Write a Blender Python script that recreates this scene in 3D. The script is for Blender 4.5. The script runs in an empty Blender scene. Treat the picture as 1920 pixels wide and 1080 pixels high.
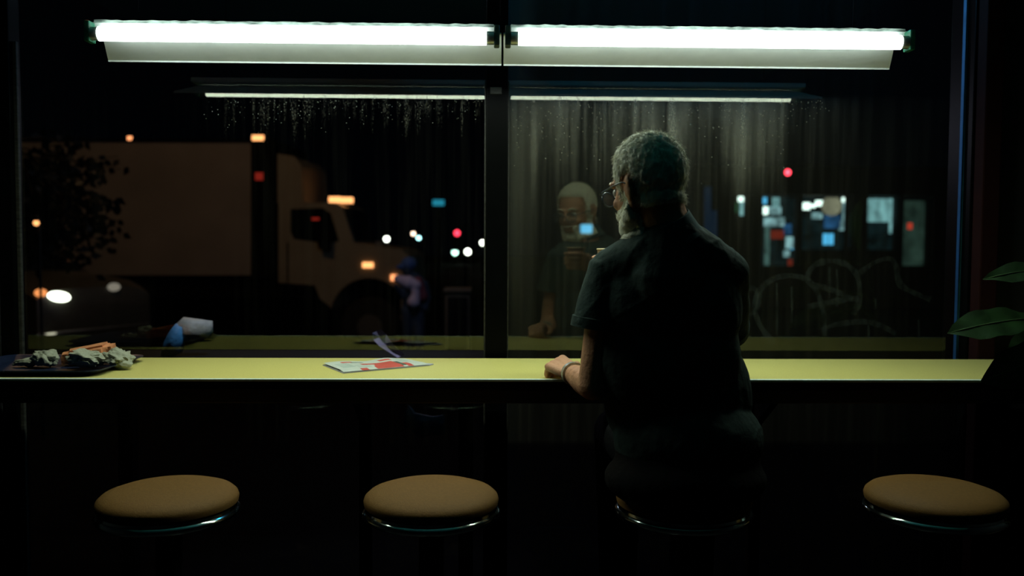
import bpy, bmesh, math, random
import numpy as np
from mathutils import Vector, Matrix, Euler, noise
random.seed(7)
C = bpy.context.scene.collection
sc = bpy.context.scene
PI = math.pi

# ------------------------------------------------------------ camera, world, lights, exposure
FPX = 1650.0
CAMZ = 1.41
STREET = -0.40
CAM_R = (Matrix.Rotation(-math.radians(1.389), 3, 'Z') @ Matrix.Rotation(math.radians(90 - 2.88), 3, 'X')
         @ Matrix.Rotation(math.radians(0.30), 3, 'Z'))
cam_d = bpy.data.cameras.new('camera')
cam = bpy.data.objects.new('camera', cam_d)
C.objects.link(cam)
cam.matrix_world = Matrix.Translation((0, 0, CAMZ)) @ CAM_R.to_4x4()
cam_d.sensor_width = 36
cam_d.lens = FPX / 1920 * 36
cam_d.clip_end = 400
cam_d.dof.use_dof = True
cam_d.dof.focus_distance = 2.55
cam_d.dof.aperture_fstop = 1.9
sc.camera = cam

def at(px, py, D):
    """world point on the plane y = D behind image point (px, py) of the 1920x1080 frame"""
    v = CAM_R @ Vector(((px - 960) / FPX, -(py - 540) / FPX, -1.0))
    return Vector((0, 0, CAMZ)) + v * (D / v.y)

w = bpy.data.worlds.new('night_sky')
sc.world = w
w.use_nodes = True
w.node_tree.nodes['Background'].inputs[0].default_value = (0.35, 0.55, 1.0, 1)
w.node_tree.nodes['Background'].inputs[1].default_value = 0.0007

sc.view_settings.view_transform = 'Standard'
sc.view_settings.look = 'None'
sc.view_settings.gamma = 1
sc.view_settings.exposure = 0.0
sc.view_settings.use_curve_mapping = False
sc.cycles.use_denoising = True
sc.cycles.max_bounces = 8
sc.cycles.transparent_max_bounces = 16
sc.cycles.sample_clamp_indirect = 3
sc.cycles.caustics_reflective = False

TUBE_Y, TUBE_Z = 2.65, CAMZ + 0.610
GLASS_Y = 3.14
COUNTER_Z = CAMZ - 0.395

def area(name, loc, rot, sx, sy, watt, col, spread=180):
    l = bpy.data.lights.new(name, 'AREA')
    l.shape = 'RECTANGLE'; l.size = sx; l.size_y = sy; l.energy = watt; l.color = col
    l.spread = math.radians(spread)
    o = bpy.data.objects.new(name, l); o.location = loc; o.rotation_euler = rot
    C.objects.link(o)
    return o
def point(name, loc, watt, col, r=0.1):
    l = bpy.data.lights.new(name, 'POINT'); l.energy = watt; l.color = col; l.shadow_soft_size = r
    o = bpy.data.objects.new(name, l); o.location = loc; C.objects.link(o)
    return o
# the downward output of the two fluorescent tubes
area('tube_output_left', (-0.60, TUBE_Y, TUBE_Z - 0.0245), (0, 0, 0), 1.20, 0.024, 6.0, (0.86, 1.0, 0.76), 160)
area('tube_output_right', (0.65, TUBE_Y, TUBE_Z - 0.0245), (0, 0, 0), 1.20, 0.024, 6.0, (0.86, 1.0, 0.76), 160)
# sodium street lighting on the far road, blue neon above the shop window outside
point('sodium_street_light', (-4.0, 9.0, 6.0), 130, (1.0, 0.56, 0.24), 0.25)
point('blue_neon_glow', (0.75, 3.70, 2.75), 18.0, (0.02, 0.45, 0.95), 0.12)
point('litter_fill_point', (-1.1, 4.6, 2.9), 2.0, (0.55, 0.75, 1.0), 0.1)  # added fill light for the litter bags, no fixture
sl = bpy.data.lights.new('litter_fill_spot', 'SPOT'); sl.energy = 85; sl.color = (0.72, 0.80, 1.0); sl.spot_size = math.radians(44); sl.spot_blend = 0.5  # spot added out of view to brighten the litter behind the glass
so = bpy.data.objects.new('litter_fill_spot', sl); C.objects.link(so); so.location = (-0.75, 3.32, 2.75)
so.rotation_euler = (Vector((-0.75, 3.85, 0.80)) - Vector((-0.75, 3.32, 2.75))).to_track_quat('-Z', 'Y').to_euler()
point('cool_street_light', (4.5, 16.0, 5.0), 10, (0.5, 0.85, 1.0), 0.3)

# ------------------------------------------------------------ materials
def nmat(name):
    m = bpy.data.materials.new(name); m.use_nodes = True
    return m, m.node_tree.nodes, m.node_tree.links
def mat(name, col, rough=0.6, metal=0.0, var=0.15, scale=20, bump=0.0, bscale=60, spec=0.5, stretch=None, coat=0.0):
    m, N, L = nmat(name)
    b = N['Principled BSDF']
    b.inputs['Roughness'].default_value = rough
    b.inputs['Metallic'].default_value = metal
    b.inputs['Specular IOR Level'].default_value = spec
    b.inputs['Coat Weight'].default_value = coat
    tc = N.new('ShaderNodeTexCoord'); nz = N.new('ShaderNodeTexNoise')
    mp = N.new('ShaderNodeMapping')
    if stretch: mp.inputs['Scale'].default_value = stretch
    L.new(tc.outputs['Object'], mp.inputs[0]); L.new(mp.outputs[0], nz.inputs['Vector'])
    nz.inputs['Scale'].default_value = scale; nz.inputs['Detail'].default_value = 5
    r = N.new('ShaderNodeValToRGB')
    r.color_ramp.elements[0].position = 0.3; r.color_ramp.elements[1].position = 0.7
    r.color_ramp.elements[0].color = (*[c * (1 - var) for c in col], 1)
    r.color_ramp.elements[1].color = (*[min(1, c * (1 + var)) for c in col], 1)
    L.new(nz.outputs['Fac'], r.inputs[0]); L.new(r.outputs[0], b.inputs['Base Color'])
    if bump:
        n2 = N.new('ShaderNodeTexNoise'); n2.inputs['Scale'].default_value = bscale; n2.inputs['Detail'].default_value = 4
        L.new(mp.outputs[0], n2.inputs['Vector'])
        bp = N.new('ShaderNodeBump'); bp.inputs['Strength'].default_value = bump; bp.inputs['Distance'].default_value = 0.01
        L.new(n2.outputs['Fac'], bp.inputs['Height']); L.new(bp.outputs[0], b.inputs['Normal'])
    return m
def emit(name, col, s, sample=False, var=0.0, scale=4, stretch=None):
    m, N, L = nmat(name)
    N.remove(N['Principled BSDF'])
    e = N.new('ShaderNodeEmission'); e.inputs[0].default_value = (*col, 1); e.inputs[1].default_value = s
    if var:
        tc = N.new('ShaderNodeTexCoord'); nz = N.new('ShaderNodeTexNoise'); mr = N.new('ShaderNodeMapRange')
        mp = N.new('ShaderNodeMapping')
        if stretch: mp.inputs['Scale'].default_value = stretch
        L.new(tc.outputs['Object'], mp.inputs[0]); L.new(mp.outputs[0], nz.inputs['Vector'])
        nz.inputs['Scale'].default_value = scale; nz.inputs['Detail'].default_value = 4
        mr.inputs[1].default_value = 0.35; mr.inputs[2].default_value = 0.65
        mr.inputs[3].default_value = s * (1 - var); mr.inputs[4].default_value = s * (1 + var)
        L.new(nz.outputs['Fac'], mr.inputs[0]); L.new(mr.outputs[0], e.inputs[1])
    L.new(e.outputs[0], N['Material Output'].inputs[0])
    if not sample: m.cycles.emission_sampling = 'NONE'
    return m

def M_math(N, L, op, a, b=None, clamp=False):
    n = N.new('ShaderNodeMath'); n.operation = op; n.use_clamp = clamp
    for i, v in enumerate((a, b)):
        if v is None: continue
        if isinstance(v, (int, float)): n.inputs[i].default_value = v
        else: L.new(v, n.inputs[i])
    return n.outputs[0]
def M_range(N, L, v, a, b, c=0.0, d=1.0, smooth=True):
    n = N.new('ShaderNodeMapRange'); n.clamp = True
    if smooth: n.interpolation_type = 'SMOOTHSTEP'
    for i, x in enumerate((a, b, c, d)): n.inputs[i + 1].default_value = x
    L.new(v, n.inputs[0]); return n.outputs[0]
def M_noise(N, L, vec, sx, sz, detail=3, off=0.0, dist=0.0):
    mp = N.new('ShaderNodeMapping'); mp.inputs['Scale'].default_value = (sx, 1, sz); mp.inputs['Location'].default_value = (off, off, off)
    L.new(vec, mp.inputs[0])
    n = N.new('ShaderNodeTexNoise'); n.inputs['Scale'].default_value = 1; n.inputs['Detail'].default_value = detail
    n.inputs['Distortion'].default_value = dist
    L.new(mp.outputs[0], n.inputs['Vector']); return n.outputs['Fac']

def glass_mat(name, side):
    """clear pane with condensation and dried run marks; object origin = world x 0, z 0"""
    m, N, L = nmat(name)
    N.remove(N['Principled BSDF'])
    tc = N.new('ShaderNodeTexCoord'); v = tc.outputs['Object']
    sp = N.new('ShaderNodeSeparateXYZ'); L.new(v, sp.inputs[0]); X, Z = sp.outputs[0], sp.outputs[2]
    tr = N.new('ShaderNodeBsdfTransparent'); tr.inputs[0].default_value = (0.93, 0.97, 0.95, 1)
    gl = N.new('ShaderNodeBsdfGlossy'); gl.inputs['Roughness'].default_value = 0.0
    gl.inputs['Color'].default_value = (0.80, 0.82, 0.66, 1)
    fr = N.new('ShaderNodeFresnel'); fr.inputs[0].default_value = 1.80
    mx = N.new('ShaderNodeMixShader'); L.new(fr.outputs[0], mx.inputs[0]); L.new(tr.outputs[0], mx.inputs[1]); L.new(gl.outputs[0], mx.inputs[2])
    df = N.new('ShaderNodeBsdfDiffuse'); df.inputs[0].default_value = (0.76, 0.74, 0.54, 1)
    tl = N.new('ShaderNodeBsdfTranslucent'); tl.inputs[0].default_value = (0.8, 0.8, 0.8, 1)
    dm = N.new('ShaderNodeMixShader'); dm.inputs[0].default_value = 0.30
    L.new(df.outputs[0], dm.inputs[1]); L.new(tl.outputs[0], dm.inputs[2])
    streak = M_range(N, L, M_noise(N, L, v, 38, 1.5, 3, 3.1), 0.38, 0.72)
    broad = M_range(N, L, M_noise(N, L, v, 5, 0.8, 2, 9.7), 0.36, 0.62)
    fine = M_range(N, L, M_noise(N, L, v, 220, 150, 2, 1.3), 0.42, 0.70)
    if side == 'right':
        zf = M_range(N, L, Z, 1.30, 1.98, 0.06, 1.0)
        # the fogged patch ends in long runs of different lengths
        run = M_noise(N, L, v, 22, 0.15, 2, 5.5)
        cut = M_math(N, L, 'ADD', Z, M_math(N, L, 'MULTIPLY', run, 0.9))
        zf2 = M_range(N, L, cut, 2.02, 2.50, 0.10, 1.0)
        xf = M_range(N, L, X, 0.80, 1.34, 1.0, 0.05)
        top = M_range(N, L, Z, 1.925, 1.945, 1.0, 0.0)  # fog cut off along the reflector's shadow line on the glass
        a = M_math(N, L, 'ADD', M_math(N, L, 'MULTIPLY', streak, 0.45), M_math(N, L, 'MULTIPLY', broad, 0.35))
        a = M_math(N, L, 'ADD', a, 0.05)
        a = M_math(N, L, 'MULTIPLY', a, M_math(N, L, 'ADD', M_math(N, L, 'MULTIPLY', fine, 0.45), 0.65))
        a = M_math(N, L, 'MULTIPLY', a, M_math(N, L, 'MULTIPLY', M_math(N, L, 'MULTIPLY', zf, zf2), xf))
        a = M_math(N, L, 'MULTIPLY', a, M_math(N, L, 'MULTIPLY', top, 0.58))
        edge = M_range(N, L, X, 0.075, 0.19, 0.055, 0.0)      # wiped band beside the mullion
        a = M_math(N, L, 'ADD', a, M_math(N, L, 'MULTIPLY', edge, M_range(N, L, Z, 1.0, 1.8, 0.25, 1.0)))
        veil = M_math(N, L, 'MULTIPLY', M_math(N, L, 'ADD', M_math(N, L, 'MULTIPLY', streak, 0.5), 0.6), 0.017)
        a = M_math(N, L, 'ADD', a, M_math(N, L, 'MULTIPLY', veil, M_range(N, L, X, 1.3, 1.62, 1.0, 0.3)))
    else:
        run = M_noise(N, L, v, 60, 0.2, 2, 5.5)
        cut = M_math(N, L, 'ADD', Z, M_math(N, L, 'MULTIPLY', run, 0.5))
        zf = M_math(N, L, 'MULTIPLY', M_range(N, L, cut, 2.07, 2.20), M_range(N, L, Z, 1.925, 1.945, 1.0, 0.0))  # upper cut follows the reflector's shade, put into the fog mask
        xf = M_math(N, L, 'MULTIPLY', M_range(N, L, X, -1.05, -0.7), 1.0)
        a = M_math(N, L, 'MULTIPLY', M_math(N, L, 'MULTIPLY', streak, fine), M_math(N, L, 'MULTIPLY', zf, xf))
        a = M_math(N, L, 'MULTIPLY', a, 0.34)
        a = M_math(N, L, 'ADD', a, M_math(N, L, 'MULTIPLY', M_math(N, L, 'MULTIPLY', streak, broad), 0.004))
    out = N.new('ShaderNodeMixShader'); L.new(a, out.inputs[0]); L.new(mx.outputs[0], out.inputs[1]); L.new(dm.outputs[0], out.inputs[2])
    L.new(out.outputs[0], N['Material Output'].inputs[0])
    return m
def film_mat(name, col, cover, streaky=True):
    m, N, L = nmat(name)
    N.remove(N['Principled BSDF'])
    tr = N.new('ShaderNodeBsdfTransparent'); df = N.new('ShaderNodeBsdfDiffuse'); df.inputs[0].default_value = (*col, 1)
    tc = N.new('ShaderNodeTexCoord')
    f = M_range(N, L, M_noise(N, L, tc.outputs['Object'], 60, 30, 3, 2.2), 0.3, 0.7, cover * 0.3, cover * 1.3)
    mx = N.new('ShaderNodeMixShader'); L.new(f, mx.inputs[0]); L.new(tr.outputs[0], mx.inputs[1]); L.new(df.outputs[0], mx.inputs[2])
    L.new(mx.outputs[0], N['Material Output'].inputs[0])
    return m

MT = dict(
    black=mat('matt_black', (0.003, 0.0035, 0.004), 0.8, spec=0.08, bump=0.1),
    wall=mat('dark_wall_paint', (0.0035, 0.004, 0.005), 0.8, bump=0.2, bscale=30),
    ceil=mat('teal_ceiling_paint', (0.045, 0.28, 0.34), 0.9, bump=0.2, bscale=25),
    floor=mat('dark_floor', (0.004, 0.005, 0.007), 0.6, spec=0.15, bump=0.1, scale=6),
    frame=mat('dark_anodised_frame', (0.0012, 0.0015, 0.0015), 0.35, spec=0.06),
    bead=mat('worn_glazing_bead', (0.035, 0.035, 0.028), 0.5, var=0.6, scale=30, stretch=(1, 1, 6)),
    bluelit_bead=mat('blue_lit_jamb_bead', (0.09, 0.40, 0.68), 0.5, var=0.2),  # blue light caught by the bead is put into its colour
    redtrim=mat('oxblood_pillar_paint', (0.014, 0.0028, 0.0026), 0.7, spec=0.1),
    white_enamel=mat('white_enamel', (0.80, 0.86, 0.84), 0.55, var=0.05, scale=14, bump=0.05),
    dusty=mat('dusty_enamel', (0.34, 0.44, 0.40), 0.7, var=0.75, scale=26, stretch=(1, 4, 4)),
    tube=emit('fluorescent_tube_glow', (0.86, 1.0, 0.93), 11.0, True),
    tubecap=mat('tube_cap_metal', (0.55, 0.58, 0.52), 0.35, metal=0.7),
    socket=mat('green_tinted_socket', (0.03, 0.22, 0.13), 0.4, var=0.4, scale=60),
    greysock=mat('grey_lampholder', (0.10, 0.15, 0.12), 0.5, var=0.4, scale=60),
    laminate=mat('yellow_laminate', (0.56, 0.50, 0.155), 0.55, var=0.10, scale=260, spec=0.25),
    edge=mat('metal_edge_trim', (0.72, 0.86, 0.78), 0.4, metal=0.0, var=0.1),
    apron=mat('dark_apron_wood', (0.022, 0.020, 0.018), 0.5, stretch=(1, 20, 20)),
    vinyl=mat('tan_vinyl', (0.165, 0.082, 0.021), 0.7, var=0.12, scale=140, bump=0.15, bscale=300, spec=0.2),
    chrome=mat('chrome', (0.55, 0.66, 0.62), 0.12, metal=1.0, var=0.05),
    darkmetal=mat('dark_stool_metal', (0.02, 0.022, 0.022), 0.35, metal=0.6),
    skin=mat('weathered_skin', (0.52, 0.255, 0.145), 0.55, var=0.16, scale=28, bump=0.25, bscale=90),
    shirt=mat('dark_green_cotton', (0.030, 0.050, 0.047), 0.9, var=0.2, scale=30, bump=0.35, bscale=45, spec=0.15),
    collar=mat('shirt_collar_cotton', (0.030, 0.065, 0.070), 0.9, var=0.2, scale=50, spec=0.15),
    trousers=mat('near_black_trousers', (0.0025, 0.003, 0.004), 0.9, bump=0.3, spec=0.15),
    shoe=mat('black_leather', (0.004, 0.004, 0.004), 0.6, spec=0.2),
    hair=mat('grey_hair', (0.86, 0.83, 0.70), 0.75, var=0.22, scale=90, stretch=(1, 1, 0.25), bump=0.35, bscale=260, spec=0.25),
    darkhair=mat('darker_grey_hair', (0.10, 0.10, 0.085), 0.8, var=0.5, scale=90, bump=0.6, bscale=260, spec=0.2),
    beard=mat('white_beard', (0.88, 0.88, 0.74), 0.85, var=0.12, scale=120, bump=0.35, bscale=320, spec=0.2),
    eye=mat('eye_white', (0.6, 0.6, 0.55), 0.2),
    specs=mat('dark_blue_spectacle_frame', (0.015, 0.05, 0.09), 0.3),
    watch=mat('steel_watch_band', (0.40, 0.44, 0.38), 0.35, metal=0.5, var=0.3, scale=150),
    cupout=mat('brown_paper_cup', (0.30, 0.19, 0.10), 0.7, scale=60),
    cuprim=mat('cream_cup_rim', (0.66, 0.52, 0.30), 0.6),
    coffee=mat('black_coffee', (0.015, 0.008, 0.004), 0.1),
    tray=mat('navy_tray_plastic', (0.008, 0.014, 0.040), 0.4),
    paperg=mat('greaseproof_paper', (0.33, 0.335, 0.25), 0.7, var=0.15, scale=30, bump=0.5, bscale=60),
    orangep=mat('orange_paper_wrapper', (0.62, 0.235, 0.10), 0.7, var=0.25, scale=30, bump=0.3, bscale=40),
    pw=mat('newsprint_white', (0.50, 0.54, 0.50), 0.8, var=0.05),
    pl=mat('newsprint_lavender', (0.42, 0.42, 0.46), 0.8, var=0.05),
    pr=mat('print_red', (0.50, 0.07, 0.05), 0.7, var=0.1),
    pk=mat('print_dark', (0.06, 0.08, 0.06), 0.7),
    pt=mat('print_grey_teal', (0.28, 0.37, 0.35), 0.8),
    leaf=mat('dark_green_leaf', (0.011, 0.040, 0.008), 0.5, var=0.4, scale=18, bump=0.2, bscale=25),
    leafmid=mat('pale_leaf_vein', (0.07, 0.13, 0.04), 0.5),
    stem=mat('plant_stem', (0.03, 0.04, 0.015), 0.6),
    pot=mat('dark_clay_pot', (0.02, 0.014, 0.012), 0.7),
    asphalt=mat('asphalt', (0.0018, 0.0018, 0.0022), 0.9, spec=0.03, bump=0.3, bscale=40, scale=5),
    kerb=mat('kerb_concrete', (0.006, 0.006, 0.006), 0.9, spec=0.03),
    boxside=mat('truck_box_panel', (0.30, 0.26, 0.22), 0.7, var=0.12, scale=1.2),
    cab=mat('truck_cab_paint', (0.30, 0.26, 0.18), 0.5, var=0.1, scale=2),
    blackrub=mat('tyre_rubber', (0.008, 0.008, 0.008), 0.8),
    darkglass=mat('dark_vehicle_glass', (0.004, 0.005, 0.006), 0.08),
    carpaint=mat('dark_car_paint', (0.045, 0.042, 0.030), 0.4, coat=0.3),
    hub=mat('wheel_hub_metal', (0.18, 0.17, 0.15), 0.4, metal=0.7),
    amber=emit('amber_marker_glow', (1.0, 0.34, 0.13), 2.2),
    amberhot=emit('amber_beacon_glow', (1.0, 0.40, 0.14), 2.3),
    amberdim=emit('amber_turn_glow', (1.0, 0.33, 0.10), 1.2),
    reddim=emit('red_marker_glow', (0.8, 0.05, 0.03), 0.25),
    head=emit('headlight_glow', (0.95, 1.0, 0.82), 5.0),
    headdim=emit('dim_lamp_glow', (0.7, 0.62, 0.5), 0.30),
    farwhite=emit('far_lamp_white', (0.95, 1.0, 0.85), 9),
    fargreen=emit('far_lamp_green', (0.55, 1.0, 0.82), 6),
    farpink=emit('far_lamp_pink', (1.0, 0.68, 0.52), 6),
    farcyan=emit('far_lamp_cyan', (0.45, 0.95, 1.0), 6),
    farred=emit('far_lamp_red', (1.0, 0.04, 0.08), 4.5),
    nearred=emit('signal_red', (1.0, 0.05, 0.08), 6.0),
    teal=emit('teal_sign_glow', (0.02, 0.30, 0.45), 0.8),
    neonblue=emit('blue_neon_glow', (0.03, 0.35, 0.9), 0.55),
    shopbright=emit('shop_interior_light', (0.36, 0.80, 0.82), 0.38, var=0.5, scale=3.0, stretch=(1.5, 1, 0.8)),
    shopdim=emit('shop_blind_light', (0.20, 0.42, 0.32), 0.065, var=0.5, scale=2.0),
    shopdark=emit('shop_depth_light', (0.08, 0.26, 0.30), 0.022, var=0.8, scale=3.0),
    shoplamp=emit('shop_lamp_white', (0.75, 1.0, 0.90), 2.2),
    shopwarm=emit('round_sign_cream', (0.58, 0.60, 0.40), 0.30, var=0.2),
    shopblue=emit('shop_blue_screen', (0.10, 0.55, 0.95), 0.95),
    shopred=emit('shop_red_panel', (0.9, 0.10, 0.05), 0.12),
    shopwhite=emit('shop_white_shelf', (0.42, 0.80, 0.84), 0.40, var=0.6, scale=5.0),
    brickdark=mat('dark_shop_wall', (0.020, 0.020, 0.022), 0.8),
    navy=mat('navy_cloth', (0.03, 0.07, 0.20), 0.9),
    lav=mat('lavender_cloth', (0.42, 0.36, 0.50), 0.9),
    maroon=mat('maroon_cloth', (0.14, 0.03, 0.05), 0.9),
    jeans=mat('dark_denim', (0.015, 0.03, 0.06), 0.9),
    bagwhite=mat('pale_plastic_bag', (0.34, 0.32, 0.26), 0.6, bump=0.3),
    bagblue=mat('blue_plastic_bag', (0.06, 0.24, 0.42), 0.6, bump=0.3),
    treeleaf=mat('street_tree_leaf', (0.006, 0.008, 0.005), 0.7),
    bark=mat('street_tree_bark', (0.008, 0.006, 0.005), 0.9),
    cabinet=mat('brown_street_cabinet', (0.07, 0.05, 0.03), 0.7),
    lampmetal=mat('lamp_post_metal', (0.01, 0.01, 0.011), 0.5, metal=0.4),
    glass_l=glass_mat('window_glass_left', 'left'),
    glass_r=glass_mat('window_glass_right', 'right'),
    smear=film_mat('finger_smear_film', (0.55, 0.72, 0.66), 0.019),
    drop=mat('water_droplet', (0.35, 0.36, 0.30), 0.12, spec=1.0),
    lens=film_mat('spectacle_lens_film', (0.25, 0.28, 0.28), 0.25),
)

# ------------------------------------------------------------ mesh helpers
class MB:
    def __init__(s): s.v = []; s.f = []; s.mi = []
    def add(s, vs, fs, mi=0):
        n = len(s.v); s.v += [Vector(v) for v in vs]; s.f += [tuple(i + n for i in f) for f in fs]; s.mi += [mi] * len(fs)
        return s
    def box(s, a, b, bev=0.0, mi=0):
        x0, y0, z0 = a; x1, y1, z1 = b
        if bev <= 0:
            v = [(x0, y0, z0), (x1, y0, z0), (x1, y1, z0), (x0, y1, z0), (x0, y0, z1), (x1, y0, z1), (x1, y1, z1), (x0, y1, z1)]
            f = [(0, 3, 2, 1), (4, 5, 6, 7), (0, 1, 5, 4), (1, 2, 6, 5), (2, 3, 7, 6), (3, 0, 4, 7)]
            return s.add(v, f, mi)
        bm = bmesh.new(); bmesh.ops.create_cube(bm, size=1)
        for v in bm.verts:
            v.co = Vector(((x0 + x1) / 2 + v.co.x * (x1 - x0), (y0 + y1) / 2 + v.co.y * (y1 - y0), (z0 + z1) / 2 + v.co.z * (z1 - z0)))
        bmesh.ops.bevel(bm, geom=list(bm.edges), offset=bev, segments=2, affect='EDGES', profile=0.6)
        return s.bm(bm, mi)
    def bm(s, bm, mi=0):
        bm.verts.index_update()
        s.add([v.co.copy() for v in bm.verts], [tuple(v.index for v in f.verts) for f in bm.faces], mi)
        bm.free(); return s
    def prism(s, poly, off, mi=0):
        """poly: list of Vector in one plane, off: extrusion vector"""
        n = len(poly); off = Vector(off)
        return s.add([Vector(p) for p in poly] + [Vector(p) + off for p in poly],
                     [tuple(range(n))[::-1], tuple(range(n, 2 * n))] + [(i, (i + 1) % n, n + (i + 1) % n, n + i) for i in range(n)], mi)
    def tube(s, pts, r, seg=10, cap=True, mi=0):
        pts = [Vector(p) for p in pts]; n = len(pts)
        rs = r if isinstance(r, (list, tuple)) else [r] * n
        vs = []; ref = None
        for i, p in enumerate(pts):
            d = (pts[min(i + 1, n - 1)] - pts[max(i - 1, 0)]).normalized()
            if ref is None:
                ref = Vector((0, 0, 1)) if abs(d.z) < 0.9 else Vector((1, 0, 0))
            a = d.cross(ref).normalized(); b = a.cross(d).normalized(); ref = b
            for k in range(seg):
                t = 2 * PI * k / seg; vs.append(p + (a * math.cos(t) + b * math.sin(t)) * rs[i])
        fs = [(i * seg + k, i * seg + (k + 1) % seg, (i + 1) * seg + (k + 1) % seg, (i + 1) * seg + k) for i in range(n - 1) for k in range(seg)]
        if cap: fs += [tuple(range(seg))[::-1], tuple((n - 1) * seg + k for k in range(seg))]
        return s.add(vs, fs, mi)
    def lathe(s, prof, c=(0, 0, 0), seg=40, mi=0):
        c = Vector(c); vs = []
        for r, z in prof:
            for k in range(seg):
                t = 2 * PI * k / seg; vs.append(c + Vector((r * math.cos(t), r * math.sin(t), z)))
        n = len(prof)
        fs = [(i * seg + k, i * seg + (k + 1) % seg, (i + 1) * seg + (k + 1) % seg, (i + 1) * seg + k) for i in range(n - 1) for k in range(seg)]
        fs += [tuple(range(seg))[::-1], tuple((n - 1) * seg + k for k in range(seg))]
        return s.add(vs, fs, mi)
    def ell(s, c, r, rot=None, u=20, w=12, mi=0):
        bm = bmesh.new(); bmesh.ops.create_uvsphere(bm, u_segments=u, v_segments=w, radius=1)
        R = rot if rot is not None else Matrix.Identity(3)
        c = Vector(c)
        for v in bm.verts: v.co = c + R @ Vector((v.co.x * r[0], v.co.y * r[1], v.co.z * r[2]))
        return s.bm(bm, mi)
    def cone(s, a, ra, b, rb, seg=16):
        """round cone (tapered capsule)"""
        a = Vector(a); b = Vector(b); d = (b - a); L = d.length; d = d.normalized()
        pts = []; rs = []
        for k in range(5):
            t = -PI / 2 + (PI / 2) * k / 4; pts.append(a + d * ra * math.sin(t)); rs.append(max(1e-4, ra * math.cos(t)))
        for k in range(5):
            t = (PI / 2) * k / 4; pts.append(b + d * rb * math.sin(t)); rs.append(max(1e-4, rb * math.cos(t)))
        ref = Vector((0, 0, 1)) if abs(d.z) < 0.9 else Vector((1, 0, 0))
        x = d.cross(ref).normalized(); y = x.cross(d).normalized(); vs = []
        for p, r in zip(pts, rs):
            for k in range(seg):
                t = 2 * PI * k / seg; vs.append(p + (x * math.cos(t) + y * math.sin(t)) * r)
        n = len(pts)
        fs = [(i * seg + k, i * seg + (k + 1) % seg, (i + 1) * seg + (k + 1) % seg, (i + 1) * seg + k) for i in range(n - 1) for k in range(seg)]
        fs += [tuple(range(seg))[::-1], tuple((n - 1) * seg + k for k in range(seg))]
        return s.add(vs, fs)

def root_of(o):
    while o.parent: o = o.parent
    return o
def link(name, me, m, parent=None, origin=None, smooth=False):
    o = bpy.data.objects.new(name, me); C.objects.link(o)
    for x in (m if isinstance(m, (list, tuple)) else [m]): me.materials.append(x)
    if parent is not None:
        org = root_of(parent).location; o.parent = parent
    else:
        if origin is None:
            co = np.empty(len(me.vertices) * 3); me.vertices.foreach_get('co', co); co = co.reshape(-1, 3)
            mn, mx = co.min(0), co.max(0); origin = Vector(((mn[0] + mx[0]) / 2, (mn[1] + mx[1]) / 2, mn[2]))
        org = Vector(origin); o.location = org
    if org.length > 0: me.transform(Matrix.Translation(-org))
    # sub-parts share their root's frame
    if parent is not None and parent.parent is not None: o.location = -parent.location
    if smooth:
        me.polygons.foreach_set('use_smooth', [True] * len(me.polygons))
    me.update()
    return o
def obj(name, mb, m, parent=None, origin=None, smooth=False, sharp=None):
    me = bpy.data.meshes.new(name)
    me.from_pydata(mb.v, [], mb.f)
    bm = bmesh.new(); bm.from_mesh(me); bmesh.ops.recalc_face_normals(bm, faces=bm.faces); bm.to_mesh(me); bm.free()
    if any(mb.mi): me.polygons.foreach_set('material_index', mb.mi)
    o = link(name, me, m, parent, origin, smooth)
    if smooth and sharp is not False:
        me.set_sharp_from_angle(angle=math.radians(sharp or 40))
    return o
def thing(name, label, cat, loc, group=None):
    o = bpy.data.objects.new(name, None); C.objects.link(o); o.location = loc
    o.empty_display_size = 0.05
    o['label'] = label; o['category'] = cat
    if group: o['group'] = group
    return o
def tag(o, label, cat, group=None):
    o['label'] = label; o['category'] = cat
    if group: o['group'] = group
    return o
def struct(name, mb, m, origin=None, smooth=False):
    o = obj(name, mb, m, None, origin, smooth); o['kind'] = 'structure'; return o
def copy_tree(o, parent=None):
    c = o.copy(); C.objects.link(c)
    if parent is not None: c.parent = parent
    for ch in [x for x in bpy.data.objects if x.parent == o]: copy_tree(ch, c)
    return c

# ------------------------------------------------------------ the room
X0, X1 = -2.3, 2.25
WL, WR = at(42, 400, GLASS_Y).x, at(1803, 400, GLASS_Y).x           # window opening
ML, MR = at(911, 400, GLASS_Y - 0.04).x, at(952, 400, GLASS_Y - 0.04).x
CEIL = 2.80
struct('floor', MB().box((X0, -2.2, -0.08), (X1, GLASS_Y + 0.12, 0)), MT['floor'])
struct('ceiling', MB().box((X0, -2.2, CEIL), (X1, GLASS_Y + 0.12, CEIL + 0.08)), MT['ceil'])
struct('wall_left', MB().box((X0 - 0.1, -2.2, 0), (X0, GLASS_Y + 0.12, CEIL)), MT['wall'])
struct('wall_right', MB().box((X1, -2.2, 0), (X1 + 0.1, GLASS_Y + 0.12, CEIL)), MT['wall'])
struct('wall_back', MB().box((X0, -2.3, 0), (X1, -2.2, CEIL)), MT['wall'])
wf = MB()
wf.box((X0, GLASS_Y - 0.05, 0), (WL - 0.06, GLASS_Y + 0.04, CEIL))
wf.box((WR + 0.05, GLASS_Y - 0.05, 0), (X1, GLASS_Y + 0.10, CEIL))
struct('wall_front', wf, MT['wall'])
struct('trim_1', MB().box((at(1838, 300, 3.05).x, 3.03, 0), (at(1872, 300, 3.05).x, GLASS_Y - 0.05, CEIL), 0.006), MT['redtrim'])
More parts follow.
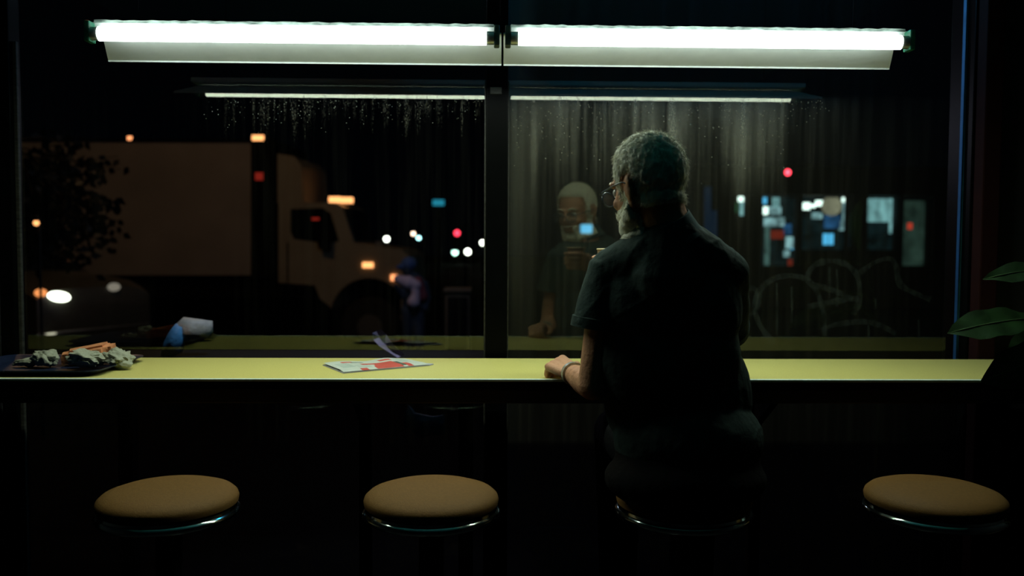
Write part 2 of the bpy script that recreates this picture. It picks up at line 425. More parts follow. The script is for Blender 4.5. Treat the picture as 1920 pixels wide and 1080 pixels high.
# window: frame pieces as parts, each pane a part
win = bpy.data.objects.new('window_1', None); C.objects.link(win); win.location = (0, GLASS_Y, 0.0); win['kind'] = 'structure'
obj('jamb', MB().box((WL - 0.06, GLASS_Y - 0.045, 0), (WL - 0.012, GLASS_Y + 0.03, CEIL), 0.004), MT['frame'], win)
obj('jamb', MB().box((WR + 0.006, GLASS_Y - 0.045, 0), (WR + 0.05, GLASS_Y + 0.12, CEIL), 0.004), MT['frame'], win)
obj('glazing_bead', MB().box((WL - 0.012, GLASS_Y - 0.02, 0.13), (WL + 0.001, GLASS_Y - 0.004, 2.1), 0.002), MT['bead'], win)
obj('glazing_bead', MB().box((WR - 0.003, GLASS_Y + 0.004, COUNTER_Z - 0.05), (WR + 0.006, GLASS_Y + 0.024, 2.7), 0.002), MT['bluelit_bead'], win)
mull = obj('mullion', MB().box((ML, GLASS_Y - 0.045, 0), (MR, GLASS_Y + 0.06, CEIL), 0.004), MT['frame'], win)
obj('glazing_bead', MB().box((ML - 0.006, GLASS_Y - 0.03, 0.13), (ML, GLASS_Y - 0.006, 1.98), 0.002), MT['bead'], win)
obj('glazing_bead', MB().box((MR, GLASS_Y - 0.02, 0.13), (MR + 0.004, GLASS_Y - 0.006, 1.98), 0.001), MT['bead'], win)
p = at(931, 170, GLASS_Y - 0.05)
obj('latch_plate', MB().box((p.x - 0.022, GLASS_Y - 0.052, p.z - 0.012), (p.x + 0.018, GLASS_Y - 0.045, p.z + 0.012), 0.002), MT['bead'], win)
obj('bottom_rail', MB().box((WL - 0.06, GLASS_Y - 0.045, 0), (WR + 0.05, GLASS_Y + 0.06, 0.13), 0.004), MT['frame'], win)
obj('top_rail', MB().box((WL - 0.06, GLASS_Y - 0.045, CEIL - 0.10), (WR + 0.05, GLASS_Y + 0.06, CEIL), 0.004), MT['frame'], win)
for nm, a, b in (('l', WL, ML), ('r', MR, WR)):
    me = bpy.data.meshes.new('pane')
    me.from_pydata([(a, GLASS_Y, 0.13), (b, GLASS_Y, 0.13), (b, GLASS_Y, CEIL - 0.1), (a, GLASS_Y, CEIL - 0.1)], [], [(0, 1, 2, 3)])
    pane = link('pane', me, MT['glass_' + nm], win)
# finger drawings in the condensation, on the inner face of the right pane
def ribbon(pts, wpx, closed=False):
    pts = [Vector(q) for q in pts]
    # smooth with Catmull-Rom
    out = []
    for i in range(len(pts) - 1):
        p0, p1, p2, p3 = pts[max(i - 1, 0)], pts[i], pts[i + 1], pts[min(i + 2, len(pts) - 1)]
        for k in range(6):
            t = k / 6
            out.append(0.5 * ((2 * p1) + (p2 - p0) * t + (2 * p0 - 5 * p1 + 4 * p2 - p3) * t * t + (3 * p1 - p0 - 3 * p2 + p3) * t ** 3))
    out.append(pts[-1])
    vs = []; fs = []
    for i, q in enumerate(out):
        d = (out[min(i + 1, len(out) - 1)] - out[max(i - 1, 0)]).normalized(); nrm = Vector((-d.y, d.x))
        ww = wpx * (0.8 + 0.4 * noise.noise(Vector((q.x * 0.05, q.y * 0.05, 3))))
        for s in (-1, 1):
            e = q + nrm * ww * 0.5 * s; vs.append(at(e.x, e.y, GLASS_Y - 0.003))
    for i in range(len(out) - 1): fs.append((2 * i, 2 * i + 1, 2 * i + 3, 2 * i + 2))
    return MB().add(vs, fs)
for pts, wd in [
    ([(1452, 645), (1425, 610), (1415, 575), (1424, 545), (1450, 523), (1482, 517), (1512, 524), (1532, 548), (1545, 590), (1546, 630)], 8),
    ([(1395, 545), (1412, 540), (1424, 555), (1418, 580), (1405, 590)], 7),
    ([(1600, 590), (1612, 560), (1608, 520), (1590, 498), (1560, 489), (1530, 496), (1515, 515), (1520, 532), (1550, 540), (1600, 560)], 8),
    ([(1515, 575), (1560, 566), (1610, 560)], 8),
    ([(1612, 512), (1640, 492), (1668, 485), (1680, 500), (1686, 530), (1705, 545), (1745, 562)], 8),
    ([(1540, 620), (1570, 608), (1630, 604), (1680, 625)], 9)]:
    obj('finger_drawn_smear', ribbon(pts, wd * 1.6), MT['smear'], win)
for x, a, b in ((1456, 530, 628), (1484, 538, 605), (1555, 500, 560), (1569, 505, 575), (1641, 560, 580), (1628, 610, 640), (1722, 600, 640)):
    obj('water_run', ribbon([(x, a), (x + 1, (a + b) / 2), (x, b)], 5), MT['smear'], win)
dm = MB()
for k in range(420):
    right = random.random() < 0.62
    px = random.uniform(960, 1560) if right else random.uniform(380, 905)
    py = 188 + abs(random.gauss(0, 60 if right else 26))
    if right and px > 1480: py = 188 + abs(random.gauss(0, 20))
    r = random.uniform(0.0007, 0.0019)
    c = at(px, py, GLASS_Y - 0.002)
    bm = bmesh.new(); bmesh.ops.create_icosphere(bm, subdivisions=1, radius=1)
    for v in bm.verts: v.co = c + Vector((v.co.x * r, v.co.y * r * 0.6, v.co.z * r * random.uniform(1.0, 1.3)))
    dm.bm(bm)
o = obj('condensation_droplets', dm, MT['drop'], win, smooth=True, sharp=False); o['kind'] = 'stuff'

# ------------------------------------------------------------ fluorescent fixtures
def fixture(px0, px1, pan0, pan1, label, sock0, sock1, hookpx):
    x0, x1 = at(px0, 78, TUBE_Y).x, at(px1, 78, TUBE_Y).x
    c = thing('fluorescent_light', label, 'light fixture', ((x0 + x1) / 2, TUBE_Y, TUBE_Z), 'fluorescent strip lights hung at the window')
    z = TUBE_Z
    t = obj('tube', MB().tube([(x0 + 0.022, TUBE_Y, z), (x1 - 0.022, TUBE_Y, z)], 0.021, 24), MT['tube'], c, smooth=True)
    for a, b in ((x0, x0 + 0.022), (x1 - 0.022, x1)):
        obj('tube_cap', MB().tube([(a, TUBE_Y, z), (b, TUBE_Y, z)], 0.0195, 20), MT['tubecap'], c, smooth=True)
    for q, mm in ((x0, sock0), (x1, sock1)):
        sgn = -1 if q == x0 else 1
        a, b = sorted((q, q + sgn * 0.017))
        lh = obj('lampholder', MB().box((a, TUBE_Y - 0.016, z - 0.024), (b, TUBE_Y + 0.03, z + 0.036), 0.004), mm, c)
        obj('contact_pin', MB().tube([(q - sgn * 0.004, TUBE_Y - 0.012, z - 0.012), (q - sgn * 0.004, TUBE_Y - 0.012, z + 0.012)], 0.003, 8), MT['greysock'], lh)
    # reflector wing behind the tube, open towards the room
    u0, u1 = at(pan0[0], 90, 2.675).x, at(pan1[0], 90, 2.675).x
    v0, v1 = at(pan0[1], 122, 2.85).x, at(pan1[1], 122, 2.85).x
    zn, zf = TUBE_Z + 0.019, TUBE_Z - 0.036
    poly = [Vector((u0, 2.675, zn)), Vector((u1, 2.675, zn)), Vector((v1, 2.85, zf)), Vector((v0, 2.85, zf))]
    r = MB().prism(poly, (0, 0.001, 0.003))
    obj('reflector', r, MT['white_enamel'], c)
    obj('reflector_lip', MB().prism([Vector((v0, 2.85, zf)), Vector((v1, 2.85, zf)), Vector((v1, 2.851, zf - 0.0045)), Vector((v0, 2.851, zf - 0.0045))], (0, 0.002, 0)), MT['white_enamel'], c)
    # channel body above, its top edge thick with dust
    ca = obj('channel', MB().box((x0 - 0.012, 2.672, z + 0.023), (x1 + 0.012, 2.74, z + 0.040), 0.003), MT['white_enamel'], c)
    du = MB(); n = 70; top = z + 0.040
    vs = []; fs = []
    for k in range(n + 1):
        xx = x0 + (x1 - x0) * k / n
        h = 0.004 + 0.003 * noise.noise(Vector((xx * 40, 1, 2))) + 0.002 * random.random()
        vs += [(xx, 2.666, top - 0.004), (xx, 2.667, top + max(0.001, h)), (xx, 2.73, top + 0.001)]
    for k in range(n):
        for q in (0, 1): fs.append((3 * k + q, 3 * k + 3 + q, 3 * k + 4 + q, 3 * k + 1 + q))
    obj('dust_layer', du.add(vs, fs), MT['dusty'], c)['kind'] = 'stuff'
    for hx in hookpx:
        q = at(hx, 40, 2.70).x
        obj('hanging_rod', MB().tube([(q, 2.70, z + 0.034), (q, 2.70, CEIL)], 0.0015, 6), MT['black'], c)
fixture(172, 926, (190, 203), (940, 940), 'left lit fluorescent strip light hanging over the tray end of the window counter', MT['socket'], MT['greysock'], (260, 938))
fixture(958, 1702, (944, 944), (1680, 1668), 'right lit fluorescent strip light hanging above the seated man', MT['greysock'], MT['socket'], (1600,))

# ------------------------------------------------------------ counter
CF, CB = 2.556, 3.02
cl, cr = X0 + 0.02, X1 - 0.02
ct = thing('window_counter', 'long yellow laminate counter with metal front edge running along the window', 'counter', (0, 2.8, 0))
obj('worktop', MB().box((cl, CF, COUNTER_Z - 0.03), (cr, CB, COUNTER_Z), 0.002), MT['laminate'], ct)
obj('edge_trim', MB().box((cl, CF - 0.016, COUNTER_Z - 0.006), (cr, CF - 0.0002, COUNTER_Z + 0.0012), 0.0015), MT['edge'], ct)
obj('edge_band', MB().box((cl, CF - 0.003, COUNTER_Z - 0.030), (cr, CF - 0.0002, COUNTER_Z - 0.0065)), MT['black'], ct)
obj('apron', MB().box((cl, CF + 0.012, COUNTER_Z - 0.075), (cr, CF + 0.034, COUNTER_Z - 0.0305), 0.004), MT['apron'], ct)
for x in (-2.0, -0.42, 0.9, 2.0):
    lg = obj('leg', MB().box((x - 0.02, 2.93, 0.0), (x + 0.02, 2.97, COUNTER_Z - 0.031), 0.004), MT['black'], ct)
    obj('bracket', MB().prism([Vector((x - 0.012, 2.93, COUNTER_Z - 0.031)), Vector((x - 0.012, 2.62, COUNTER_Z - 0.031)), Vector((x - 0.012, 2.93, COUNTER_Z - 0.22))], (0.024, 0, 0)), MT['black'], ct)
obj('foot_rail', MB().tube([(cl, 2.76, 0.25), (cr, 2.76, 0.25)], 0.018, 12), MT['darkmetal'], ct, smooth=True)
for x in (-2.0, -0.42, 0.9, 2.0):
    obj('rail_bracket', MB().box((x - 0.01, 2.76, 0.24), (x + 0.01, 2.935, 0.26)), MT['black'], ct)

# ------------------------------------------------------------ stools
SY, SZ = 2.33, 0.762
def stool(x):
    t = thing('counter_stool', '', 'stool', (x, SY, 0), 'round padded stools along the window counter')
    R = 0.180; prof = [(0.001, SZ)]
    prof = [(R - 0.012, SZ - 0.052), (R - 0.002, SZ - 0.046), (R, SZ - 0.035), (R - 0.003, SZ - 0.026), (R - 0.014, SZ - 0.016), (R - 0.04, SZ - 0.007), (R - 0.09, SZ - 0.001), (0.02, SZ)]
    obj('seat', MB().lathe(prof, (x, SY, 0), 56), MT['vinyl'], t, smooth=True)
    rp = [(R - 0.020, SZ - 0.080), (R - 0.004, SZ - 0.080), (R + 0.001, SZ - 0.077), (R + 0.004, SZ - 0.072), (R + 0.004, SZ - 0.067), (R + 0.001, SZ - 0.062), (R - 0.004, SZ - 0.059), (R - 0.006, SZ - 0.0525), (R - 0.02, SZ - 0.0525)]
    obj('seat_ring', MB().lathe(rp, (x, SY, 0), 64), MT['chrome'], t, smooth=True)
    obj('seat_plate', MB().lathe([(0.05, SZ - 0.10), (0.15, SZ - 0.085), (0.16, SZ - 0.079), (0.02, SZ - 0.079)], (x, SY, 0), 32), MT['darkmetal'], t, smooth=True)
    obj('column', MB().lathe([(0.034, 0.03), (0.034, SZ - 0.12), (0.05, SZ - 0.10), (0.02, SZ - 0.10)], (x, SY, 0), 24), MT['darkmetal'], t, smooth=True)
    obj('base_flange', MB().lathe([(0.15, 0.0), (0.15, 0.012), (0.12, 0.022), (0.05, 0.034), (0.034, 0.06), (0.02, 0.06)], (x, SY, 0), 32), MT['darkmetal'], t, smooth=True)
    return t
sx = [at(q, 930, SY).x for q in (316, 809)] + [0.0, at(1752, 930, SY).x]
sx[2] = at(1281, 930, SY).x
s0 = stool(sx[0])
stools = [s0] + [copy_tree(s0) for _ in range(3)]
for o, x, lb in zip(stools, sx, ('round tan padded stool nearest the tray of wrappers', 'empty round tan stool in front of the folded newspaper',
                             'chrome-ringed round stool under the seated man', 'dim round tan stool beside the potted plant at the far right')):
    o.location.x = x; o['label'] = lb

# ------------------------------------------------------------ things on the counter
tx0, tx1 = -1.60, -1.145
tr = thing('serving_tray', 'dark navy plastic tray holding crumpled wrappers on the left end of the counter', 'tray', ((tx0 + tx1) / 2, 2.77, COUNTER_Z))
def rrect(x0, x1, y0, y1, r, z, n=6):
    out = []
    for cx, cy, a in ((x1 - r, y1 - r, 0), (x0 + r, y1 - r, 90), (x0 + r, y0 + r, 180), (x1 - r, y0 + r, 270)):
        for k in range(n + 1):
            t = math.radians(a + 90 * k / n); out.append(Vector((cx + r * math.cos(t), cy + r * math.sin(t), z)))
    return out
def loft(mb, loops):
    n = len(loops[0]); vs = [v for l in loops for v in l]
    fs = [(i * n + k, i * n + (k + 1) % n, (i + 1) * n + (k + 1) % n, (i + 1) * n + k) for i in range(len(loops) - 1) for k in range(n)]
    fs += [tuple(range(n))[::-1], tuple((len(loops) - 1) * n + k for k in range(n))]
    return mb.add(vs, fs)
ty0, ty1 = 2.575, 2.955
Z0 = COUNTER_Z
tm = loft(MB(), [rrect(tx0 + .03, tx1 - .03, ty0 + .03, ty1 - .03, .03, Z0 + 0.0005), rrect(tx0 + .012, tx1 - .012, ty0 + .012, ty1 - .012, .04, Z0 + 0.012),
                 rrect(tx0, tx1, ty0, ty1, .045, Z0 + 0.016), rrect(tx0, tx1, ty0, ty1, .045, Z0 + 0.019),
                 rrect(tx0 + .014, tx1 - .014, ty0 + .014, ty1 - .014, .04, Z0 + 0.0155), rrect(tx0 + .03, tx1 - .03, ty0 + .03, ty1 - .03, .03, Z0 + 0.004)])
obj('tray_body', tm, MT['tray'], tr, smooth=True)
def crumple(name, c, r, rot, m, label, cat, seed, amp=0.35, freq=2.2, sub=4, group=None):
    bm = bmesh.new(); bmesh.ops.create_icosphere(bm, subdivisions=sub, radius=1)
    R = Euler(rot).to_matrix()
    for v in bm.verts:
        n = v.co.normalized()
        q = n * freq + Vector((seed, seed * 1.7, 0))
        d = 1 + amp * (abs(noise.noise(q)) * 2 - 0.5) + amp * 0.5 * (abs(noise.noise(q * 2.3)) * 2 - 0.5) + amp * 0.10 * noise.noise(q * 5)
        p = Vector((n.x * r[0], n.y * r[1], n.z * r[2])) * d
        v.co = R @ p
    mz = min(v.co.z for v in bm.verts)
    for v in bm.verts: v.co += Vector((c[0], c[1], c[2] - mz))
    o = obj(name, MB().bm(bm), m, smooth=True, sharp=48)
    return tag(o, label, cat, group)
zt = Z0 + 0.0045
q = at(78, 672, 2.76)
crumple('crumpled_wrapper', (q.x + 0.022, 2.74, zt), (0.036, 0.034, 0.026), (0, 0.2, 0.3), MT['paperg'], 'small ball of crumpled pale paper at the left of the tray', 'wrapper', 1.2, 0.30, 1.5, group='crumpled papers on the tray')
crumple('paper_twist', (q.x - 0.035, 2.755, zt), (0.046, 0.018, 0.012), (0, -0.05, 0.1), MT['paperg'], 'flat twisted strip of pale paper at the left end of the tray', 'wrapper', 4.4, 0.28, 1.4, group='crumpled papers on the tray')
q = at(200, 675, 2.70)
crumple('crumpled_wrapper', (q.x - 0.068, 2.715, zt), (0.052, 0.040, 0.027), (0, 0.1, 0.4), MT['paperg'], 'crumpled pale paper in front of the orange carton on the tray', 'wrapper', 7.9, 0.30, 1.5, group='crumpled papers on the tray')
crumple('crumpled_wrapper', (q.x + 0.018, 2.745, zt), (0.048, 0.036, 0.024), (0.2, 0.25, -0.3), MT['paperg'], 'crumpled pale paper nearest the right rim of the tray', 'wrapper', 12.1, 0.32, 1.6, group='crumpled papers on the tray')
# orange wrapped sandwich, a crumpled rounded sleeve leaning on its end
q0, q1 = at(135, 670, 2.80), at(205, 655, 2.80)
bm = bmesh.new(); bmesh.ops.create_cube(bm, size=1)
bmesh.ops.bevel(bm, geom=list(bm.edges), offset=0.16, segments=3, affect='EDGES')
bmesh.ops.subdivide_edges(bm, edges=list(bm.edges), cuts=3, use_grid_fill=True)
R = Euler((0.1, -0.15, 0.12)).to_matrix()
for v in bm.verts:
    p = Vector((v.co.x * 0.155, v.co.y * 0.075, v.co.z * 0.050))
    k = 1 + 0.22 * v.co.x
    p = Vector((p.x, p.y * k, p.z * k))
    p += p.normalized() * (0.005 * noise.noise(p * 38) + 0.004 * noise.noise(p * 90))
    v.co = R @ p
mz = min(v.co.z for v in bm.verts); cc = (q0 + q1) / 2
for v in bm.verts: v.co += Vector((cc.x - 0.005, 2.80, zt - mz))
sw = obj('wrapped_sandwich', MB().bm(bm), MT['orangep'], smooth=True, sharp=60)
tag(sw, 'orange paper wrapped sandwich carton leaning behind the crumpled papers on the tray', 'food wrapper')

# folded newspaper
def on_counter(px, py, lift=0.0):
    r = at(px, py, 1.0) - Vector((0, 0, CAMZ)); zt_ = COUNTER_Z + lift - CAMZ
    return Vector((0, 0, CAMZ)) + r * (zt_ / r.z)
A, B = on_counter(606, 683, 0.004), on_counter(645, 700, 0.001)
Dp, Cp = on_counter(758, 672, 0.012), on_counter(804, 685, 0.002)
npz = thing('folded_newspaper', 'folded newspaper with red printed panel lying flat on the counter', 'newspaper', (A + B + Cp + Dp) / 4 * 1.0)
npz.location.z = COUNTER_Z
def print_idx(u, v):
    # u along the long side (left to right), v front to back
    if 0.40 < u < 0.72 and 0.03 < v < 0.60 and v < 0.1 + (u - 0.38) * 4: return 2
    if 0.34 < u < 0.55 and 0.45 < v < 0.62: return 2
    if 0.72 <= u < 0.77 and 0.10 < v < 0.55: return 3
    if 0.77 <= u < 0.83 and 0.05 < v < 0.35: return 2
    if 0.22 < u < 0.30 and 0.0 < v < 0.14: return 2
    if 0.26 < u < 0.42 and 0.72 < v < 0.80: return 3
    if 0.16 < u < 0.30 and 0.78 < v < 0.88: return 2
    if 0.62 < u < 0.76 and 0.74 < v < 0.88: return 2
    if 0.06 < u < 0.22 and 0.25 < v < 0.75 and int(v * 24) % 2: return 4
    if 0.24 < u < 0.38 and 0.2 < v < 0.45 and int(v * 30) % 2: return 4
    if 0.80 < u < 0.94 and 0.45 < v < 0.85 and int(v * 24) % 2: return 4
    return 0
nu, nv = 60, 26
vs = []; fs = []; mi = []
for j in range(nv + 1):
    for i in range(nu + 1):
        u, v = i / nu, j / nv
        p = (B * (1 - v) + A * v) * (1 - u) + (Cp * (1 - v) + Dp * v) * u
        z = 0.008 + 0.012 * v * math.exp(-((u - 0.74) / 0.18) ** 2) + 0.004 * math.sin(u * 7) * v
        z *= min(1, 0.45 + 3 * v)
        if v == 0: z = 0.005
        vs.append(Vector((p.x, p.y, COUNTER_Z + z)))
for j in range(nv):
    for i in range(nu):
        a = j * (nu + 1) + i; fs.append((a, a + 1, a + nu + 2, a + nu + 1)); mi.append(print_idx((i + .5) / nu, (j + .5) / nv))
pm = MB(); pm.add(vs, fs); pm.mi = mi
top = obj('front_page', pm, [MT['pw'], MT['pl'], MT['pr'], MT['pk'], MT['pt']], npz, smooth=True, sharp=False)
lo = MB()
E = on_counter(806, 684, 0.0)
cen = (A + B + Cp + Dp) / 4
def sh(p, s, z): return Vector((cen.x + (p.x - cen.x) * s, cen.y + (p.y - cen.y) * s, COUNTER_Z + z))
for k, (s, z) in enumerate(((1.015, 0.0004), (1.0, 0.0022))):
    poly = [sh(B, s, z), sh(Cp, s, z), sh(Cp, s, z) + Vector((0.012, 0.03, 0)), sh(Dp, s * 0.97, z), sh(A, s, z)]
    obj('inner_sheet', MB().prism(poly, (0, 0, 0.0012)), MT['pl'], npz)

# ------------------------------------------------------------ the seated man
def remesh(mb, name, voxel, smooth_it=6, smooth_f=0.5):
    me = bpy.data.meshes.new(name); me.from_pydata(mb.v, [], mb.f)
    bm = bmesh.new(); bm.from_mesh(me); bmesh.ops.recalc_face_normals(bm, faces=bm.faces); bm.to_mesh(me); bm.free()
    o = bpy.data.objects.new(name, me); C.objects.link(o)
    r = o.modifiers.new('r', 'REMESH'); r.mode = 'VOXEL'; r.voxel_size = voxel; r.use_smooth_shade = True
    if smooth_it:
        s = o.modifiers.new('s', 'SMOOTH'); s.factor = smooth_f; s.iterations = smooth_it
    dg = bpy.context.evaluated_depsgraph_get()
    out = bpy.data.meshes.new_from_object(o.evaluated_get(dg))
    bpy.data.objects.remove(o); bpy.data.meshes.remove(me)
    return out
def coords(me):
    a = np.empty(len(me.vertices) * 3); me.vertices.foreach_get('co', a); return a.reshape(-1, 3)
def normals(me):
    a = np.empty(len(me.vertices) * 3); me.vertices.foreach_get('normal', a); return a.reshape(-1, 3)

HC = at(1214, 347, 2.225)                 # head centre
HYAW, HPITCH = math.radians(36), math.radians(-14)
HR = Matrix.Rotation(HYAW, 3, 'Z') @ Matrix.Rotation(HPITCH, 3, 'X') @ Matrix.Rotation(math.radians(-2), 3, 'Y')
def H(x, y, z): return HC + HR @ Vector((x, y, z))
SHL = at(1144, 508, 2.27); SHR = at(1364, 512, 2.27)       # shoulder joints
NECK = at(1250, 428, 2.22)
HIP = Vector((sx[2] + 0.0, 2.29, 0.862))
CHEST = (SHL + SHR) / 2 + Vector((0.0, 0.0, -0.14))
WAIST = Vector((CHEST.x * 0.45 + HIP.x * 0.55, 2.32, 1.03))
ELL = at(1112, 722, 2.27); WRL = at(1073, 700, 2.49)
ELR = at(1345, 690, 2.60); ELR.z = COUNTER_Z + 0.055
CUP = at(1143, 466, 2.62)                                  # centre of the cup's rim
WRR = Vector((CUP.x + 0.105, 2.615, CUP.z - 0.085))

def hand(mb, wrist, fwd, up, curl, spread, thumb_side, s=1.0, grip=None):
    """palm + four two/three-jointed fingers + thumb; fwd = along palm, up = back of hand"""
    f = Vector(fwd).normalized(); u = Vector(up); u = (u - f * u.dot(f)).normalized(); r = f.cross(u) * thumb_side  # r = towards thumb
    def W(a, b, c): return wrist + (f * a + r * b + u * c) * s
    # palm as four metacarpal capsules
    for k, b in enumerate((0.028, 0.010, -0.009, -0.026)):
        mb.cone(W(0.006, b * 0.6, 0), 0.015 * s, W(0.080 - 0.004 * k, b, 0.003), 0.0125 * s)
    lens = ((0.040, 0.024, 0.020), (0.044, 0.028, 0.022), (0.041, 0.026, 0.021), (0.032, 0.020, 0.018))
    for k, b in enumerate((0.028, 0.010, -0.009, -0.026)):
        p = W(0.082 - 0.004 * k, b, 0.003); ang = 0.0; rad = 0.0098 if k < 3 else 0.0085
        side = spread * (1.5 - k) * 0.5
        for j in range(3):
            ang += curl[k][j] if isinstance(curl[0], (list, tuple)) else curl[j]
            d = (f * math.cos(ang) - u * math.sin(ang) + r * side).normalized()
            q = p + d * lens[k][j] * s
            mb.cone(p, rad * s, q, (rad - 0.0008) * s, 12); p = q; rad -= 0.0009
    # thumb from the side of the palm near its base
    p = W(0.018, 0.026, -0.004)
    for d, l, ra in (((0.75, 0.62, -0.30), 0.042, 0.0145), ((0.85, 0.25, -0.45), 0.032, 0.0115), ((0.88, -0.10, -0.45), 0.026, 0.0098)):
        dd = (f * d[0] + r * d[1] + u * d[2]).normalized(); q = p + dd * l * s
        mb.cone(p, ra * s, q, (ra - 0.002) * s, 12); p = q

b = MB()
# head
b.ell(H(0, -0.012, 0.030), (0.077, 0.097, 0.092), HR, 32, 20)
b.ell(H(0, 0.030, -0.030), (0.064, 0.066, 0.078), HR, 28, 18)
b.ell(H(0, 0.046, -0.082), (0.046, 0.042, 0.034), HR)
b.ell(H(0, 0.078, -0.098), (0.020, 0.016, 0.016), HR)
for s in (-1, 1):
    b.cone(H(0.062 * s, -0.005, -0.045), 0.018, H(0.030 * s, 0.060, -0.098), 0.016)
    b.ell(H(0.038 * s, 0.070, -0.030), (0.020, 0.016, 0.018), HR)
    b.cone(H(0.012 * s, 0.092, 0.022), 0.009, H(0.045 * s, 0.076, 0.022), 0.009)
    b.ell(H(0.079 * s, -0.008, -0.012), (0.009, 0.019, 0.030), HR @ Matrix.Rotation(0.25 * s, 3, 'Z'))
    b.ell(H(0.084 * s, -0.014, 0.004), (0.006, 0.016, 0.018), HR @ Matrix.Rotation(0.45 * s, 3, 'Z'))
    b.ell(H(0.012 * s, 0.103, -0.028), (0.007, 0.008, 0.006), HR)
b.cone(H(0, 0.094, 0.012), 0.008, H(0, 0.113, -0.022), 0.0105)
b.cone(H(-0.018, 0.093, -0.058), 0.006, H(0.018, 0.093, -0.058), 0.006)
b.cone(H(-0.015, 0.092, -0.069), 0.007, H(0.015, 0.092, -0.069), 0.007)
# neck and torso
b.cone(H(0, -0.022, -0.045), 0.060, NECK + Vector((0.002, 0.0, -0.01)), 0.064)
b.cone(H(0, 0.0, -0.07), 0.048, NECK + Vector((0.0, 0.03, -0.03)), 0.058)
b.cone(NECK + Vector((-0.02, 0, -0.03)), 0.056, SHL, 0.050)
b.cone(NECK + Vector((0.02, 0, -0.03)), 0.056, SHR, 0.050)
b.ell(CHEST + Vector((0, 0, 0.05)), (0.170, 0.105, 0.17))
b.ell(CHEST + Vector((0, 0.01, -0.06)), (0.155, 0.105, 0.17))
b.ell(WAIST, (0.155, 0.115, 0.17))
b.ell(HIP + Vector((0, -0.01, 0.02)), (0.175, 0.135, 0.12))
# arms
b.cone(SHL, 0.050, ELL, 0.040); b.cone(ELL, 0.041, ELL.lerp(WRL, 0.35), 0.040); b.cone(ELL.lerp(WRL, 0.35), 0.040, WRL, 0.026)
b.cone(SHR, 0.050, ELR, 0.040); b.cone(ELR, 0.041, ELR.lerp(WRR, 0.35), 0.040); b.cone(ELR.lerp(WRR, 0.35), 0.040, WRR, 0.026)
# left hand lies half closed on the counter edge
HL0 = WRL + Vector((-0.006, 0.02, 0.002))
hand(b, HL0, (-0.42, 0.80, 0.16), (-0.15, -0.45, 1.0), (1.05, 1.0, 0.8), 0.10, 1, 1.05)
# right hand holds the cup: palm beyond its right side, fingers round the far face to the left
ccx = Vector((CUP.x, CUP.y, CUP.z - 0.045))
pr = 0.047
hc = MB()
base = ccx + Vector((0.050, 0.020, -0.010))
b.cone(WRR, 0.026, base + Vector((0.022, 0.010, -0.02)), 0.024)
for k in range(4):
    zz = 0.016 - 0.019 * k
    a0 = math.radians(25); prev = ccx + Vector((pr * math.cos(a0) * 1.1, pr * math.sin(a0) * 1.1, zz - 0.006))
    b.cone(base + Vector((0.016, 0.006, zz * 0.7 - 0.012)), 0.0135, prev, 0.0115)
    rad = 0.0100 if k < 3 else 0.0088
    steps = (55, 48, 42) if k < 3 else (48, 40, 34)
    a = 25
    for st in steps:
        a += st; nx = ccx + Vector((pr * math.cos(math.radians(a)), pr * math.sin(math.radians(a)), zz + 0.002 * (1 if k == 0 else 0)))
        b.cone(prev, rad, nx, rad - 0.0008, 12); prev = nx; rad -= 0.0008
# thumb along the near face
prev = base + Vector((0.008, -0.014, -0.008))
for a, rr, zz in ((-28, 0.052, 0.004), (-62, 0.049, 0.014), (-92, 0.047, 0.018)):
    nx = ccx + Vector((rr * math.cos(math.radians(a)), rr * math.sin(math.radians(a)), zz))
    b.cone(prev, 0.013 if a == -28 else 0.0108, nx, 0.0108 if a == -28 else 0.0096, 12); prev = nx
# legs
KN = []
for s in (-1, 1):
    hj = HIP + Vector((0.09 * s, 0.0, 0.0)); kn = Vector((HIP.x + 0.13 * s, 2.72, 0.83)); an = Vector((HIP.x + 0.12 * s, 2.70, 0.375)); KN.append((hj, kn, an))
    b.cone(hj, 0.085, kn, 0.056); b.cone(kn, 0.056, kn.lerp(an, 0.3), 0.056); b.cone(kn.lerp(an, 0.3), 0.056, an, 0.036)
    b.cone(an + Vector((0, -0.02, -0.05)), 0.036, an + Vector((0, 0.13, -0.07)), 0.028)
man = thing('person', 'seated man with grey hair, beard and glasses in dark short-sleeved shirt, holding a cup', 'person', (HIP.x, HIP.y, 0.27))
body_me = remesh(b, 'body', 0.0042, 5, 0.5)
co = coords(body_me).copy(); no = normals(body_me).copy()
body = link('body', body_me, MT['skin'], man, smooth=True)

# hair and beard grow out of the head surface
HRi = np.array(HR.transposed()); hc0 = np.array(HC)
loc = (co - hc0) @ HRi.T
def smooth01(x): x = np.clip(x, 0, 1); return x * x * (3 - 2 * x)
lx, ly, lz = loc[:, 0], loc[:, 1], loc[:, 2]
hairline = np.where(ly > 0.02, 0.062 + (ly - 0.02) * 0.35, np.where(ly > -0.020, 0.020 + (ly + 0.020) * 1.05, -0.072))
